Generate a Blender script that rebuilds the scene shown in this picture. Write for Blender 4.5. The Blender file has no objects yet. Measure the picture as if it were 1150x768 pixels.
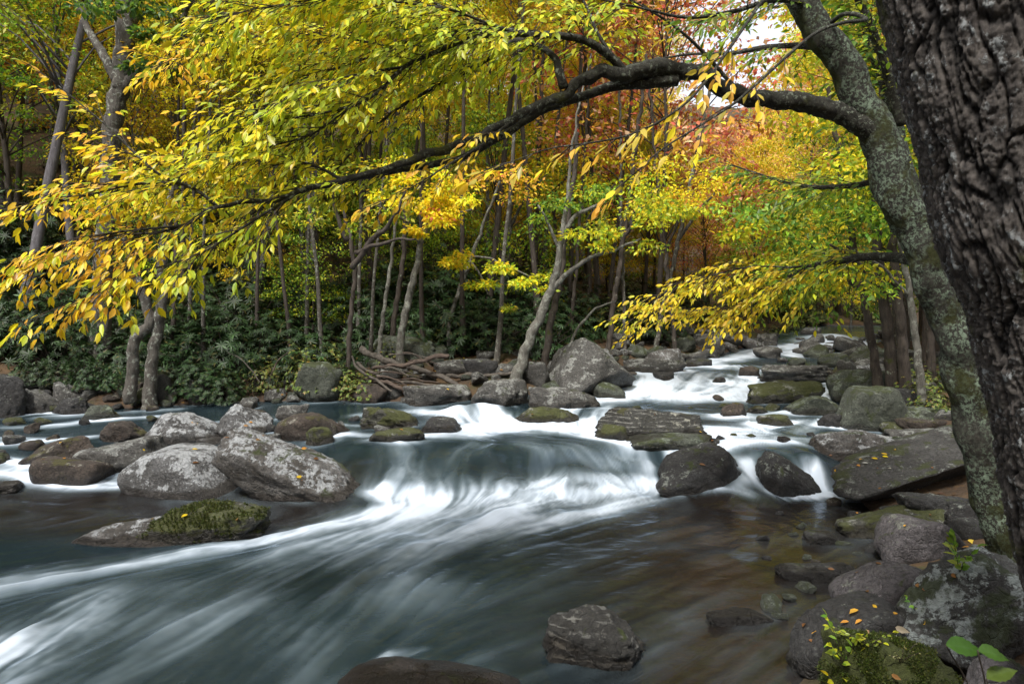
import bpy, bmesh, math, random
import numpy as np
from mathutils import Vector, Euler

random.seed(7)
rng = np.random.default_rng(7)
scene = bpy.context.scene
C = scene.collection
PI = math.pi

# ------------------------------------------------------------------ camera
F, CX, HZ, H = 767.0, 575.0, 360.0, 2.2
cam_d = bpy.data.cameras.new("camera"); cam = bpy.data.objects.new("camera", cam_d); C.objects.link(cam)
cam.location = (0, 0, H); cam.rotation_euler = (PI / 2, 0, 0)
cam_d.sensor_width = 36; cam_d.lens = 36 * F / 1150; cam_d.shift_y = -24 / 1150
cam_d.clip_start = 0.05; cam_d.clip_end = 1000
cam_d.dof.use_dof = True; cam_d.dof.focus_distance = 9.0; cam_d.dof.aperture_fstop = 8.0
scene.camera = cam

def W(px, py, D):
    return ((px - CX) / F * D, D, H - (py - HZ) / F * D)

# ------------------------------------------------------------------ noise
_perm = np.random.default_rng(3).permutation(256).astype(np.int64)
_perm = np.concatenate([_perm, _perm, _perm])
_g = np.random.default_rng(4).normal(size=(256, 3)); _g /= np.linalg.norm(_g, axis=1)[:, None]
def perlin(p):
    p = np.asarray(p, float)
    i = np.floor(p).astype(np.int64); f = p - i; i &= 255
    u = f * f * f * (f * (f * 6 - 15) + 10)
    out = 0
    for dx in (0, 1):
        wx = u[:, 0] if dx else 1 - u[:, 0]
        a = _perm[i[:, 0] + dx]
        for dy in (0, 1):
            wy = u[:, 1] if dy else 1 - u[:, 1]
            b = _perm[a + i[:, 1] + dy]
            for dz in (0, 1):
                wz = u[:, 2] if dz else 1 - u[:, 2]
                g = _g[_perm[b + i[:, 2] + dz] & 255]
                d = g[:, 0] * (f[:, 0] - dx) + g[:, 1] * (f[:, 1] - dy) + g[:, 2] * (f[:, 2] - dz)
                out = out + d * wx * wy * wz
    return out * 1.6
def fbm(p, o=4, gain=.5):
    s = 0; a = 1.0; p = np.asarray(p, float)
    for k in range(o):
        s = s + a * perlin(p * 2 ** k + k * 17.3); a *= gain
    return s
def ridged(p, o=3):
    s = 0; a = 1.0; p = np.asarray(p, float)
    for k in range(o):
        s = s + a * (1 - np.abs(perlin(p * 2 ** k + k * 31.7)) * 2); a *= .5
    return s
def ss(a, b, x):
    t = np.clip((x - a) / (b - a), 0, 1); return t * t * (3 - 2 * t)

# ------------------------------------------------------------------ mesh helpers
def mesh_arrays(name, verts, faces, mat=None, smooth=True, attrs=None):
    """faces: list of int arrays (n,k)"""
    me = bpy.data.meshes.new(name)
    verts = np.ascontiguousarray(verts, np.float32)
    fl = [np.asarray(f, np.int32) for f in faces if len(f)]
    loops = np.concatenate([f.ravel() for f in fl])
    tot = np.concatenate([np.full(len(f), f.shape[1], np.int32) for f in fl])
    start = np.concatenate([[0], np.cumsum(tot)[:-1]]).astype(np.int32)
    me.vertices.add(len(verts)); me.vertices.foreach_set("co", verts.ravel())
    me.loops.add(len(loops)); me.loops.foreach_set("vertex_index", loops)
    me.polygons.add(len(tot)); me.polygons.foreach_set("loop_start", start); me.polygons.foreach_set("loop_total", tot)
    me.polygons.foreach_set("use_smooth", np.full(len(tot), smooth))
    for k, v in (attrs or {}).items():
        v = np.asarray(v, np.float32)
        if v.ndim == 2:
            at = me.attributes.new(k, 'FLOAT_COLOR', 'POINT')
            c = np.ones((len(v), 4), np.float32); c[:, :3] = v
            at.data.foreach_set("color", c.ravel())
        else:
            at = me.attributes.new(k, 'FLOAT', 'POINT'); at.data.foreach_set("value", v)
    me.update(calc_edges=True)
    if mat: me.materials.append(mat)
    return me
def link(name, me, parent=None, loc=None):
    o = bpy.data.objects.new(name, me); C.objects.link(o)
    if parent: o.parent = parent
    if loc is not None: o.location = loc
    return o
def tag(o, label=None, cat=None, group=None, kind=None):
    if label: o['label'] = label
    if cat: o['category'] = cat
    if group: o['group'] = group
    if kind: o['kind'] = kind
    return o
def thing(name, label, cat, loc=(0, 0, 0), group=None):
    o = bpy.data.objects.new(name, None); C.objects.link(o); o.location = loc; o.empty_display_size = .2
    return tag(o, label, cat, group)
def dup(root, loc, rotz=0, scale=1, label=None, group=None):
    r = root.copy(); C.objects.link(r); r.location = loc
    r.rotation_euler = (0, 0, rotz); r.scale = (scale,) * 3 if not hasattr(scale, '__len__') else scale
    if label: r['label'] = label
    if group: r['group'] = group
    for ch in list(root.children):
        c = ch.copy(); C.objects.link(c); c.parent = r
    return r

def spline(pts, step):
    """Catmull-Rom resample of rows (any dimension); first three columns are xyz"""
    P = np.asarray(pts, float)
    if len(P) == 2: P = np.array([P[0], P[0] * .67 + P[1] * .33, P[0] * .33 + P[1] * .67, P[1]])
    E = np.vstack([2 * P[0] - P[1], P, 2 * P[-1] - P[-2]])
    out = []
    for i in range(1, len(E) - 2):
        p0, p1, p2, p3 = E[i - 1:i + 3]
        n = max(2, int(np.linalg.norm((p2 - p1)[:3]) / step))
        t = np.linspace(0, 1, n, endpoint=False)[:, None]
        out.append(.5 * (2 * p1 + (p2 - p0) * t + (2 * p0 - 5 * p1 + 4 * p2 - p3) * t * t + (3 * p1 - p0 - 3 * p2 + p3) * t ** 3))
    out.append(E[-2][None])
    return np.vstack(out)
def frames(P):
    T = np.gradient(P, axis=0); T /= np.linalg.norm(T, axis=1)[:, None] + 1e-9
    N = np.zeros_like(T)
    a = np.array([1., 0, 0]) if abs(T[0, 0]) < .8 else np.array([0, 1., 0])
    n = a - T[0] * a.dot(T[0]); n /= np.linalg.norm(n)
    for i in range(len(T)):
        n = n - T[i] * n.dot(T[i]); n /= np.linalg.norm(n) + 1e-9; N[i] = n
    return T, N, np.cross(T, N)
class MB:
    def __init__(s): s.v = []; s.q = []; s.t = []; s.n = 0; s.c = []
    def add(s, v, q=None, t=None, c=None):
        s.v.append(v)
        if q is not None and len(q): s.q.append(np.asarray(q) + s.n)
        if t is not None and len(t): s.t.append(np.asarray(t) + s.n)
        if c is not None: s.c.append(c)
        s.n += len(v)
    def tube(s, P, R, sides=8, bark=0., freq=6., seed=0.):
        P = np.asarray(P, float); R = np.asarray(R, float)
        T, N, B = frames(P)
        a = np.linspace(0, 2 * PI, sides, endpoint=False)
        ca, sa = np.cos(a), np.sin(a)
        r = R[:, None] * np.ones(sides)[None]
        d = N[:, None] * ca[None, :, None] + B[:, None] * sa[None, :, None]
        if bark:
            q = (P[:, None] + d * r[..., None]).reshape(-1, 3)
            r = r * (1 + bark * fbm(q * freq * np.array([1, 1, .45]) + seed, 4).reshape(r.shape))
        v = (P[:, None] + d * r[..., None]).reshape(-1, 3)
        n, m = len(P), sides
        i = np.arange(n - 1)[:, None] * m; j = np.arange(m)[None]; j2 = (j + 1) % m
        q = np.stack([i + j, i + j2, i + m + j2, i + m + j], -1).reshape(-1, 4)
        v = np.vstack([v, P[0] - T[0] * R[0] * .3, P[-1] + T[-1] * R[-1] * .5])
        k = np.arange(m); k2 = (k + 1) % m
        t = np.vstack([np.stack([np.full(m, n * m), k2, k], -1), np.stack([np.full(m, n * m + 1), (n - 1) * m + k, (n - 1) * m + k2], -1)])
        s.add(v, q, t)
    def mesh(s, name, mat, smooth=True):
        v = np.vstack(s.v); f = []
        if s.q: f.append(np.vstack(s.q))
        if s.t: f.append(np.vstack(s.t))
        at = {'Col': np.vstack(s.c)} if s.c else None
        return mesh_arrays(name, v, f, mat, smooth, at)

def norm(v): return v / (np.linalg.norm(v, axis=-1, keepdims=True) + 1e-9)
def worley(p):
    p = np.asarray(p, float); i = np.floor(p).astype(np.int64); f = p - i
    d1 = np.full(len(p), 9.); d2 = np.full(len(p), 9.); cid = np.zeros(len(p))
    for a in (-1, 0, 1):
        for b in (-1, 0, 1):
            for c in (-1, 0, 1):
                h = _perm[(_perm[(_perm[(i[:, 0] + a) & 255] + i[:, 1] + b) & 255] + i[:, 2] + c) & 255]
                o = np.stack([_perm[h], _perm[(h + 71) & 255], _perm[(h + 151) & 255]], -1) / 256.
                d = np.linalg.norm(np.array([a, b, c]) + o - f, axis=1)
                d2 = np.minimum(d2, np.maximum(d1, d)); cid = np.where(d < d1, _perm[(h + 33) & 255] / 255., cid); d1 = np.minimum(d1, d)
    return d2 - d1, cid
def leaves(P, T, N, L, Wd, col, detail=0):
    """arrays -> (verts, quads, tris, colours) ; every leaf is a folded blade"""
    P = np.asarray(P); n = len(P)
    T = norm(T); B = norm(np.cross(N, T)); N = np.cross(T, B)
    L = np.broadcast_to(L, n)[:, None]; Wd = np.broadcast_to(Wd, n)[:, None]
    if detail == 0:
        V = np.stack([P, P + T * L * .45 + B * Wd * .5 + N * Wd * .16, P + T * L - N * L * .08, P + T * L * .45 - B * Wd * .5 + N * Wd * .16], 1)
        b = np.arange(n)[:, None] * 4
        tr = np.vstack([b + [0, 2, 1], b + [0, 3, 2]])
        return V.reshape(-1, 3), None, tr, np.repeat(col, 4, 0)
    cur = rng.uniform(-.12, .38, (n, 1))
    def at(t, w): return P + T * L * t + B * Wd * w + N * (abs(w) * Wd * .3 - cur * L * t * t)
    V = np.stack([at(0, 0), at(.45, 0), at(1, 0), at(.2, .36), at(.58, .46), at(.2, -.36), at(.58, -.46)], 1)
    b = np.arange(n)[:, None] * 7
    q = np.vstack([b + [0, 1, 4, 3], b + [0, 5, 6, 1]]); tr = np.vstack([b + [1, 2, 4], b + [1, 6, 2]])
    cc = np.repeat(np.asarray(col)[:, None, :], 7, 1).astype(float)
    age = (rng.random((n, 1)) < .3) * rng.uniform(.2, .8, (n, 1))           # browned tips and margins on some
    for i_, a_ in ((2, 1.), (4, .5), (6, .35)): cc[:, i_] = cc[:, i_] * (1 - age * a_) + np.array([.25, .12, .03]) * age * a_
    cc[:, 1] *= rng.uniform(.75, 1.1, (n, 1))
    return V.reshape(-1, 3), q, tr, cc.reshape(-1, 3)

# ------------------------------------------------------------------ materials
def new_mat(name):
    m = bpy.data.materials.new(name); m.use_nodes = True
    nt = m.node_tree; nt.nodes.clear()
    return m, nt
class NT:
    def __init__(s, nt): s.nt = nt
    def n(s, typ, ins=None, **kw):
        nd = s.nt.nodes.new(typ)
        for k, v in kw.items(): setattr(nd, k, v)
        for k, v in (ins or {}).items():
            if isinstance(v, bpy.types.NodeSocket): s.nt.links.new(v, nd.inputs[k])
            elif hasattr(v, '__len__') and len(v) == 3 and nd.inputs[k].type == 'RGBA': nd.inputs[k].default_value = (*v, 1)
            else: nd.inputs[k].default_value = v
        return nd
    def noise(s, vec, scale, detail=5, rough=.55, dist=0):
        return s.n('ShaderNodeTexNoise', {'Vector': vec, 'Scale': scale, 'Detail': detail, 'Roughness': rough, 'Distortion': dist}).outputs['Fac']
    def ramp(s, fac, a, b, lo=0., hi=1.):
        return s.n('ShaderNodeMapRange', {'Value': fac, 'From Min': a, 'From Max': b, 'To Min': lo, 'To Max': hi}, interpolation_type='SMOOTHSTEP').outputs[0]
    def mix(s, f, a, b):
        nd = s.nt.nodes.new('ShaderNodeMix'); nd.data_type = 'RGBA'
        for i, v in ((0, f), (6, a), (7, b)):
            if isinstance(v, bpy.types.NodeSocket): s.nt.links.new(v, nd.inputs[i])
            elif i == 0: nd.inputs[i].default_value = v
            else: nd.inputs[i].default_value = (*v, 1)
        return nd.outputs[2]
    def math(s, op, a, b=0., c=None):
        nd = s.nt.nodes.new('ShaderNodeMath'); nd.operation = op
        for i, v in enumerate((a, b) if c is None else (a, b, c)):
            if isinstance(v, bpy.types.NodeSocket): s.nt.links.new(v, nd.inputs[i])
            else: nd.inputs[i].default_value = v
        return nd.outputs[0]
    def attr(s, name, out='Fac'): return s.n('ShaderNodeAttribute', attribute_name=name).outputs[out]
    def objvec(s, rand=True, stretch=None):
        tc = s.n('ShaderNodeTexCoord').outputs['Object']
        if stretch: tc = s.n('ShaderNodeVectorMath', {0: tc, 1: stretch}, operation='MULTIPLY').outputs[0]
        if not rand: return tc
        r = s.n('ShaderNodeObjectInfo').outputs['Random']
        r = s.math('MULTIPLY', r, 40.)
        cb = s.n('ShaderNodeCombineXYZ', {0: r, 1: r, 2: r}).outputs[0]
        return s.n('ShaderNodeVectorMath', {0: tc, 1: cb}, operation='ADD').outputs[0]
    def bump(s, h, strength, dist):
        return s.n('ShaderNodeBump', {'Height': h, 'Strength': strength, 'Distance': dist}).outputs[0]
    def out(s, sh): s.n('ShaderNodeOutputMaterial', {'Surface': sh})

def rock_mat(name, c1, c2, lichen=.3, lcol=(.42, .44, .40), moss=.2, mcol=(.05, .065, .012), veins=0., spots=.5):
    m, nt = new_mat(name); k = NT(nt)
    v = k.objvec()
    col = k.mix(k.ramp(k.noise(v, 2.2, 6, .62), .33, .68), c1, c2)
    fine = k.noise(v, 34, 7, .78)
    col = k.mix(k.ramp(fine, .56, .40, 0, .8), col, tuple(c * .25 for c in c1))
    col = k.mix(k.ramp(k.noise(v, 13, 6, .7), .58, .68, 0, .6), col, tuple(min(c * 1.9, .5) for c in c1))
    nz = k.n('ShaderNodeSeparateXYZ', {0: k.n('ShaderNodeNewGeometry').outputs['Normal']}).outputs[2]
    up = k.ramp(nz, -.2, .75)
    if veins:
        w = k.n('ShaderNodeTexWave', {'Vector': k.n('ShaderNodeVectorMath', {0: v, 1: (.35, .5, 2.2)}, operation='MULTIPLY').outputs[0], 'Scale': 2.6, 'Distortion': 5., 'Detail': 6., 'Detail Scale': 3., 'Detail Roughness': .7}, bands_direction='Z').outputs['Fac']
        col = k.mix(k.math('MULTIPLY', k.math('MULTIPLY', k.ramp(w, .86, .97), k.ramp(k.noise(v, 6, 5, .7), .42, .58)), veins), col, (.5, .5, .46))
    # crustose lichen: blotches broken by fine grain
    l1 = k.math('ADD', k.math('ADD', k.math('MULTIPLY', k.noise(v, 3.6, 6, .65, .3), .55), k.math('MULTIPLY', k.noise(v, 19, 7, .75, .2), .45)), k.math('MULTIPLY', up, .10))
    lm = k.ramp(l1, .66 - lichen * .16, .70 - lichen * .16)
    sp = k.n('ShaderNodeTexVoronoi', {'Vector': v, 'Scale': 16., 'Randomness': 1.}, feature='F1')
    spm = k.math('MULTIPLY', k.ramp(k.math('ADD', sp.outputs['Distance'], k.math('MULTIPLY', fine, .3)), .42, .28), spots)
    spm = k.math('MULTIPLY', spm, k.ramp(k.noise(v, 2.7, 3), .42, .6))
    lm = k.math('MAXIMUM', lm, spm)
    dry = k.ramp(k.attr('wet'), .75, .2)
    lm = k.math('MULTIPLY', k.math('MULTIPLY', lm, dry), k.ramp(up, .02, .4))
    lc = k.mix(k.ramp(k.noise(v, 24, 6, .7), .35, .65), lcol, tuple(c * .5 for c in lcol))
    col = k.mix(k.math('MULTIPLY', lm, .85), col, lc)
    m1 = k.math('ADD', k.noise(v, 3.1, 7, .68, .5), k.math('MULTIPLY', up, .1))
    mm = k.ramp(m1, .74 - moss * .28, .82 - moss * .28)
    mm = k.math('MULTIPLY', mm, k.ramp(k.attr('wet'), 1., .7))
    mc = k.mix(k.noise(v, 30, 4), mcol, tuple(c * .35 for c in mcol))
    col = k.mix(k.math('MULTIPLY', mm, .9), col, mc)
    wet = k.ramp(k.math('ADD', k.attr('wet'), k.math('MULTIPLY', k.math('SUBTRACT', k.noise(v, 6, 4), .5), .5)), .3, .7)
    dark = k.n('ShaderNodeVectorMath', {0: col, 1: (.42, .38, .34)}, operation='MULTIPLY').outputs[0]
    col = k.mix(wet, col, dark)
    rough = k.math('SUBTRACT', .82, k.math('MULTIPLY', wet, .5))
    h = k.math('ADD', k.noise(v, 7, 10, .72), k.math('MULTIPLY', k.noise(v, 45, 6, .75), .35))
    crk = k.n('ShaderNodeTexVoronoi', {'Vector': k.n('ShaderNodeVectorMath', {0: v, 1: k.n('ShaderNodeTexNoise', {'Vector': v, 'Scale': 4.}).outputs['Color']}, operation='ADD').outputs[0], 'Scale': 3.}, feature='DISTANCE_TO_EDGE').outputs['Distance']
    h = k.math('ADD', h, k.math('MULTIPLY', k.ramp(crk, 0., .04), .16))
    h = k.math('ADD', h, k.math('MULTIPLY', mm, .12))
    b = k.n('ShaderNodeBsdfPrincipled', {'Base Color': col, 'Roughness': rough, 'Specular IOR Level': .4, 'Normal': k.bump(h, 1., .075)})
    k.out(b.outputs[0]); return m

RM = {
 'pale': rock_mat('pale_lichen_rock', (.13, .13, .13), (.05, .048, .044), .58, (.44, .46, .47), .12, spots=.9),
 'pale2': rock_mat('pale_mottled_rock', (.14, .135, .13), (.05, .043, .034), .46, (.42, .44, .45), .36, spots=.6),
 'grey': rock_mat('grey_rock', (.11, .107, .10), (.052, .05, .045), .4, (.30, .31, .29), .25, spots=.5),
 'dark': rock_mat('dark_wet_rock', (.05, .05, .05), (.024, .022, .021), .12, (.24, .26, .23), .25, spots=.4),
 'brown': rock_mat('brown_rock', (.075, .058, .046), (.035, .028, .023), .12, (.3, .29, .24), .42, (.085, .08, .02), spots=.3),
 'moss': rock_mat('mossy_rock', (.085, .085, .07), (.04, .038, .032), .35, (.34, .35, .31), .85, (.075, .085, .018), spots=.5),
 'green': rock_mat('green_grey_rock', (.095, .105, .085), (.05, .058, .042), .3, (.22, .26, .2), .6, (.06, .075, .025), spots=.4),
 'purple': rock_mat('smooth_purple_grey_rock', (.115, .105, .11), (.055, .05, .053), .12, (.25, .26, .22), .25, spots=.45),
 'vein': rock_mat('veined_dark_rock', (.05, .05, .045), (.025, .024, .02), .12, (.36, .36, .30), .35, (.07, .07, .015), veins=.3, spots=.2),
 'ribbed': rock_mat('ribbed_dark_rock', (.06, .058, .052), (.022, .021, .019), .1, (.2, .2, .18), .2, veins=.25, spots=.1),
 'gravel': rock_mat('gravelly_wet_rock', (.045, .034, .026), (.02, .016, .013), .0, (.12, .11, .1), .2, spots=.0),
 'near': rock_mat('near_lichen_rock', (.10, .10, .098), (.035, .034, .031), .5, (.40, .45, .44), .62, (.04, .055, .014), spots=.5),
 'slab': rock_mat('slab_rock', (.075, .073, .07), (.032, .03, .028), .16, (.26, .28, .25), .52, (.05, .06, .014), spots=.6),
 'mossfull': rock_mat('moss_covered_stone', (.04, .045, .02), (.03, .03, .02), .05, (.2, .22, .15), 1.6, (.07, .085, .014), spots=.1),
}

def bark_mat(name, c1, c2, lichen=.4, lcol=(.36, .42, .33), moss=.3, mcol=(.06, .07, .012), stretch=(1, 1, .22), scale=18., bumpd=.02, attr_h=False, lscale=9.):
    m, nt = new_mat(name); k = NT(nt)
    v0 = k.objvec(); v = k.n('ShaderNodeVectorMath', {0: v0, 1: stretch}, operation='MULTIPLY').outputs[0]
    f = k.noise(v, scale, 8, .7, .4)
    col = k.mix(k.ramp(f, .3, .68), c2, c1)
    if attr_h:
        hh = k.attr('furrow'); col = k.mix(k.ramp(hh, .6, .2), col, tuple(c * .3 for c in c2))
    lm = k.ramp(k.noise(v0, lscale, 8, .75, .3), .66 - .25 * lichen, .72 - .25 * lichen)
    if lscale > 22: lm = k.math('MULTIPLY', lm, k.ramp(k.noise(v0, 2.3, 6, .7, .5), .36, .56, .12, 1.))
    if attr_h: lm = k.math('MULTIPLY', lm, k.ramp(hh, .5, .8))
    lc = k.mix(k.noise(v0, 25, 3), lcol, tuple(c * .45 for c in lcol))
    col = k.mix(k.math('MULTIPLY', lm, .9), col, lc)
    mm = k.ramp(k.noise(v0, 2.6, 6, .7), .68 - .25 * moss, .78 - .25 * moss)
    col = k.mix(k.math('MULTIPLY', mm, .85), col, k.mix(k.noise(v0, 40, 3), mcol, tuple(c * .3 for c in mcol)))
    h = k.math('ADD', f, k.math('MULTIPLY', k.noise(v0, 75, 6, .8), .5)); h = k.math('ADD', h, k.math('MULTIPLY', lm, .15))
    b = k.n('ShaderNodeBsdfPrincipled', {'Base Color': col, 'Roughness': .85, 'Specular IOR Level': .25, 'Normal': k.bump(h, .9, bumpd)})
    k.out(b.outputs[0]); return m
BM = {
 'big': bark_mat('furrowed_bark', (.115, .103, .094), (.026, .023, .022), .5, (.42, .45, .46), .3, scale=22., attr_h=True, lscale=17.),
 'lich': bark_mat('lichen_bark', (.04, .038, .031), (.014, .013, .011), .7, (.22, .29, .21), .72, (.045, .05, .010), stretch=(1, 1, .6), scale=30., lscale=38.),
 'limb': bark_mat('mossy_limb_bark', (.045, .044, .035), (.014, .013, .011), .5, (.30, .34, .27), .45, (.07, .075, .015), stretch=(1, 1, 1), scale=30., bumpd=.02, lscale=26.),
 'twig': bark_mat('twig_bark', (.05, .04, .032), (.025, .02, .016), .1, moss=0., bumpd=.003),
 'grey': bark_mat('grey_bark', (.10, .092, .08), (.038, .034, .029), .5, (.34, .36, .31), .2),
 'pale': bark_mat('pale_bark', (.14, .135, .118), (.06, .056, .048), .6, (.29, .30, .26), .2),
 'dark': bark_mat('dark_bark', (.075, .062, .052), (.03, .025, .022), .2, moss=.25),
 'blue': bark_mat('slate_bark', (.12, .115, .125), (.06, .055, .06), .3, (.3, .32, .33), .1),
 'drift': bark_mat('driftwood', (.11, .097, .083), (.035, .03, .025), .1, (.35, .34, .3), .25, stretch=(.5, 1, 1), scale=16.),
 'redwood': bark_mat('stripped_driftwood', (.095, .072, .058), (.034, .025, .02), .05, moss=.05, stretch=(.3, 1, 1)),
}
def leaf_mat(name, trans=.45, gloss=.35, rough=.45):
    m, nt = new_mat(name); k = NT(nt)
    c = k.attr('Col', 'Color')
    r = k.n('ShaderNodeObjectInfo').outputs['Random']
    c = k.n('ShaderNodeHueSaturation', {'Hue': k.math('MULTIPLY_ADD', r, .02, .49), 'Value': k.math('MULTIPLY_ADD', r, .35, .82), 'Color': c}).outputs[0]
    p = k.n('ShaderNodeBsdfPrincipled', {'Base Color': c, 'Roughness': rough, 'Specular IOR Level': gloss})
    t = k.n('ShaderNodeBsdfTranslucent', {'Color': c})
    k.out(k.n('ShaderNodeMixShader', {0: trans, 1: p.outputs[0], 2: t.outputs[0]}).outputs[0]); return m
LM = leaf_mat('autumn_leaf'); LMH = leaf_mat('near_leaf', .5, .45, .38); LR = leaf_mat('evergreen_leaf', .12, .3, .5)

def hsvjit(c, n, dv=.25, dh=.06):
    c = np.asarray(c, float); c = np.broadcast_to(c, (n, 3)) if c.ndim == 1 else c
    k = rng.normal(1, dv, (n, 1)).clip(.45, 1.6)
    sh = rng.normal(0, dh, (n, 1))
    o = c * k; o = o * np.concatenate([1 + sh, 1 - sh, 1 + 0 * sh], 1)
    return o.clip(.002, .92)
YEL = (.86, .62, .025); YG = (.56, .57, .03); GRN = (.12, .24, .03); LGRN = (.28, .42, .035); ORG = (.85, .43, .06); GOLD = (.88, .56, .04)
RED = (.62, .16, .09); PINK = (.80, .43, .26); OLV = (.28, .28, .04); BRN = (.22, .11, .04)
def pick(pal, n):
    cs = np.array([p[0] for p in pal]); w = np.array([p[1] for p in pal], float); w /= w.sum()
    return cs[rng.choice(len(cs), n, p=w)]
# ------------------------------------------------------------------ water level and banks (measured along the stream)
LV = [(0,600,0),(130,590,0),(300,640,0),(500,640,0),(700,640,0),(850,640,0),(200,740,0),(500,760,0),(800,760,0),(60,560,.03),(-150,620,0),
 (0,540,.12),(70,520,.2),(0,500,.27),(100,492,.32),(60,478,.38),(0,468,.42),(-150,470,.42),(180,470,.42),(300,478,.42),(250,565,.0),(330,560,.02),(360,575,0),
 (420,505,.41),(500,505,.41),(560,502,.41),(640,504,.41),(720,497,.41),(440,562,.03),(520,566,.02),(600,556,.03),(690,548,.03),(760,552,0),(860,560,0),
 (440,480,.44),(540,482,.45),(600,480,.46),(660,482,.46),(700,478,.48),(400,466,.46),(480,462,.50),(530,458,.60),(600,462,.62),(650,462,.62),(560,474,.48),(640,470,.54),
 (690,452,.64),(760,446,.66),(840,449,.66),(715,445,.67),(730,424,.92),(790,423,.93),(850,428,.88),(720,413,1.0),(800,410,1.05),(860,402,1.12),(860,389,1.3),(900,386,1.34),(940,383,1.42),(960,392,1.25),
 (890,377,1.6),(940,376,1.6),(900,370,1.8),(800,478,.52),(870,476,.54),(925,470,.56),(860,500,.43),(815,494,.44),(915,508,.38),(960,470,.58)]
cp = []
for px, py, z in LV:
    D = (H - z) * F / (py - HZ); cp.append((*W(px, py, D)[:2], z))
cp += [(4.03, 9.12, .33), (4.03, 8.86, 0), (4.3, 8.8, 0), (-16, 5, 0), (-22, 12, .35), (-20, 17, .8), (2, -2, 0), (-6, -2, 0), (-14, -3, 0), (6, 5, .05), (12, 6, .2), (14, 12, .5), (24, 20, .9), (36, 40, 1.8), (26, 55, 2.3), (5, 45, 2.2), (-8, 30, 1.6), (-30, 35, 1.8), (-2, 20, 1.1)]
cp = np.array(cp)
def _k(a, b):
    r2 = ((a[:, None, :] - b[None]) ** 2).sum(-1); return np.sqrt(r2 + .15 ** 2)
_A = _k(cp[:, :2], cp[:, :2]) - 0.0
_n = len(cp); _M = np.zeros((_n + 1, _n + 1)); _M[:_n, :_n] = _A - np.eye(_n) * .01; _M[:_n, _n] = 1; _M[_n, :_n] = 1
_w = np.linalg.solve(_M, np.concatenate([cp[:, 2], [0]]))
def level(x, y):
    q = np.stack([np.ravel(x), np.ravel(y)], -1).astype(float)
    q3 = np.column_stack([q, np.zeros(len(q))]); q = q + .26 * np.stack([fbm(q3 * .95 + 3, 3), fbm(q3 * .95 + 63, 3)], -1); out = np.empty(len(q))
    for i in range(0, len(q), 40000):
        out[i:i + 40000] = _k(q[i:i + 40000], cp[:, :2]) @ _w[:-1] + _w[-1]
    return np.clip(out, -.05, 2.6).reshape(np.shape(x))
LB = [W(px, py, (H - z) * F / (py - HZ))[:2] for px, py, z in [(0,467,.42),(130,461,.45),(200,457,.48),(330,452,.52),(420,452,.55),(520,450,.6),(600,447,.65),(640,442,.7),(690,426,.82),(720,411,1.0),(800,403,1.08),(830,394,1.2),(860,383,1.35),(880,375,1.55)]]
LB = [(-24, 3), (-16, 9)] + LB + [(17.5, 37.5), (25, 41), (60, 46)]
RB = [W(px, py, (H - z) * F / (py - HZ))[:2] for px, py, z in [(890,775,0),(930,695,0),(985,645,0),(1000,592,0),(965,556,.05),(930,528,.28),(1000,492,.45),(985,457,.6),(930,426,.9),(960,405,1.1),(975,394,1.22),(985,385,1.35),(990,377,1.5)]]
RB = [(-3, -6), (.2, .3), (1.25, 2.4)] + RB + [(28, 35.5), (60, 38)]
LBn, RBn = np.array(LB), np.array(RB)
def segdist(q, P):
    d = np.full(len(q), 1e9)
    for a, b in zip(P[:-1], P[1:]):
        ab = b - a; t = np.clip(((q - a) @ ab) / (ab @ ab), 0, 1)
        d = np.minimum(d, np.linalg.norm(q - (a + t[:, None] * ab), axis=1))
    return d
_poly = np.vstack([LBn, RBn[::-1], [[-24, -12]]])
def inside(q):
    c = np.zeros(len(q), bool); x, y = q[:, 0], q[:, 1]
    for (x1, y1), (x2, y2) in zip(_poly, np.roll(_poly, -1, 0)):
        if y1 == y2: continue
        hit_ = ((y1 > y) != (y2 > y)) & (x < (x2 - x1) * (y - y1) / (y2 - y1) + x1); c ^= hit_
    return c
def banks(x, y):
    q = np.stack([np.ravel(x), np.ravel(y)], -1).astype(float)
    dl, dr = segdist(q, LBn), segdist(q, RBn)
    ins = inside(q); d = np.minimum(dl, dr)
    return np.where(ins, -d, d), dl < dr
def terrain(x, y):
    sd, left = banks(x, y); lv = level(x, y).ravel()
    s = np.maximum(sd, 0)
    hl = .16 * ss(0, .35, s) + .17 * np.minimum(s, 5) + .30 * np.clip(s - 5, 0, 16) + .55 * np.clip(s - 21, 0, 60)
    hr = .10 * ss(0, .4, s) + .13 * np.minimum(s, 5) + .28 * np.clip(s - 5, 0, 16) + .45 * np.clip(s - 21, 0, 60)
    q = np.stack([np.ravel(x), np.ravel(y), np.zeros(np.size(x))], -1)
    n = fbm(q * .55, 5) * np.where(s > 0, .06 + .05 * np.minimum(s, 5), .05) + fbm(q * 4, 3) * .025
    dip = -.05 - .38 * ss(0, 1.3, -sd)
    out = lv + np.where(sd > 0, np.where(left, hl, hr), dip) + n * ss(-.6, .3, sd) * .8 + n * .2
    return out.reshape(np.shape(x))
_Dm = np.concatenate([np.linspace(2.2, 15, 1300), np.linspace(15.02, 70, 1100)])
def hit(px, py):
    """where the photo's ray meets the water or the ground"""
    x = (px - CX) / F * _Dm; z = H - (py - HZ) / F * _Dm
    s = surf(x, _Dm); k = np.argmax(z <= s)
    if not (z <= s).any(): k = len(_Dm) - 1
    return x[k], _Dm[k], s[k]
def surf(x, y):
    sd, _ = banks(x, y); lv = level(x, y).ravel()
    return np.where(sd < 0, lv, np.maximum(terrain(x, y).ravel(), lv))
def gz(x, y): return float(terrain(np.array([x]), np.array([y]))[0])

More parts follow.
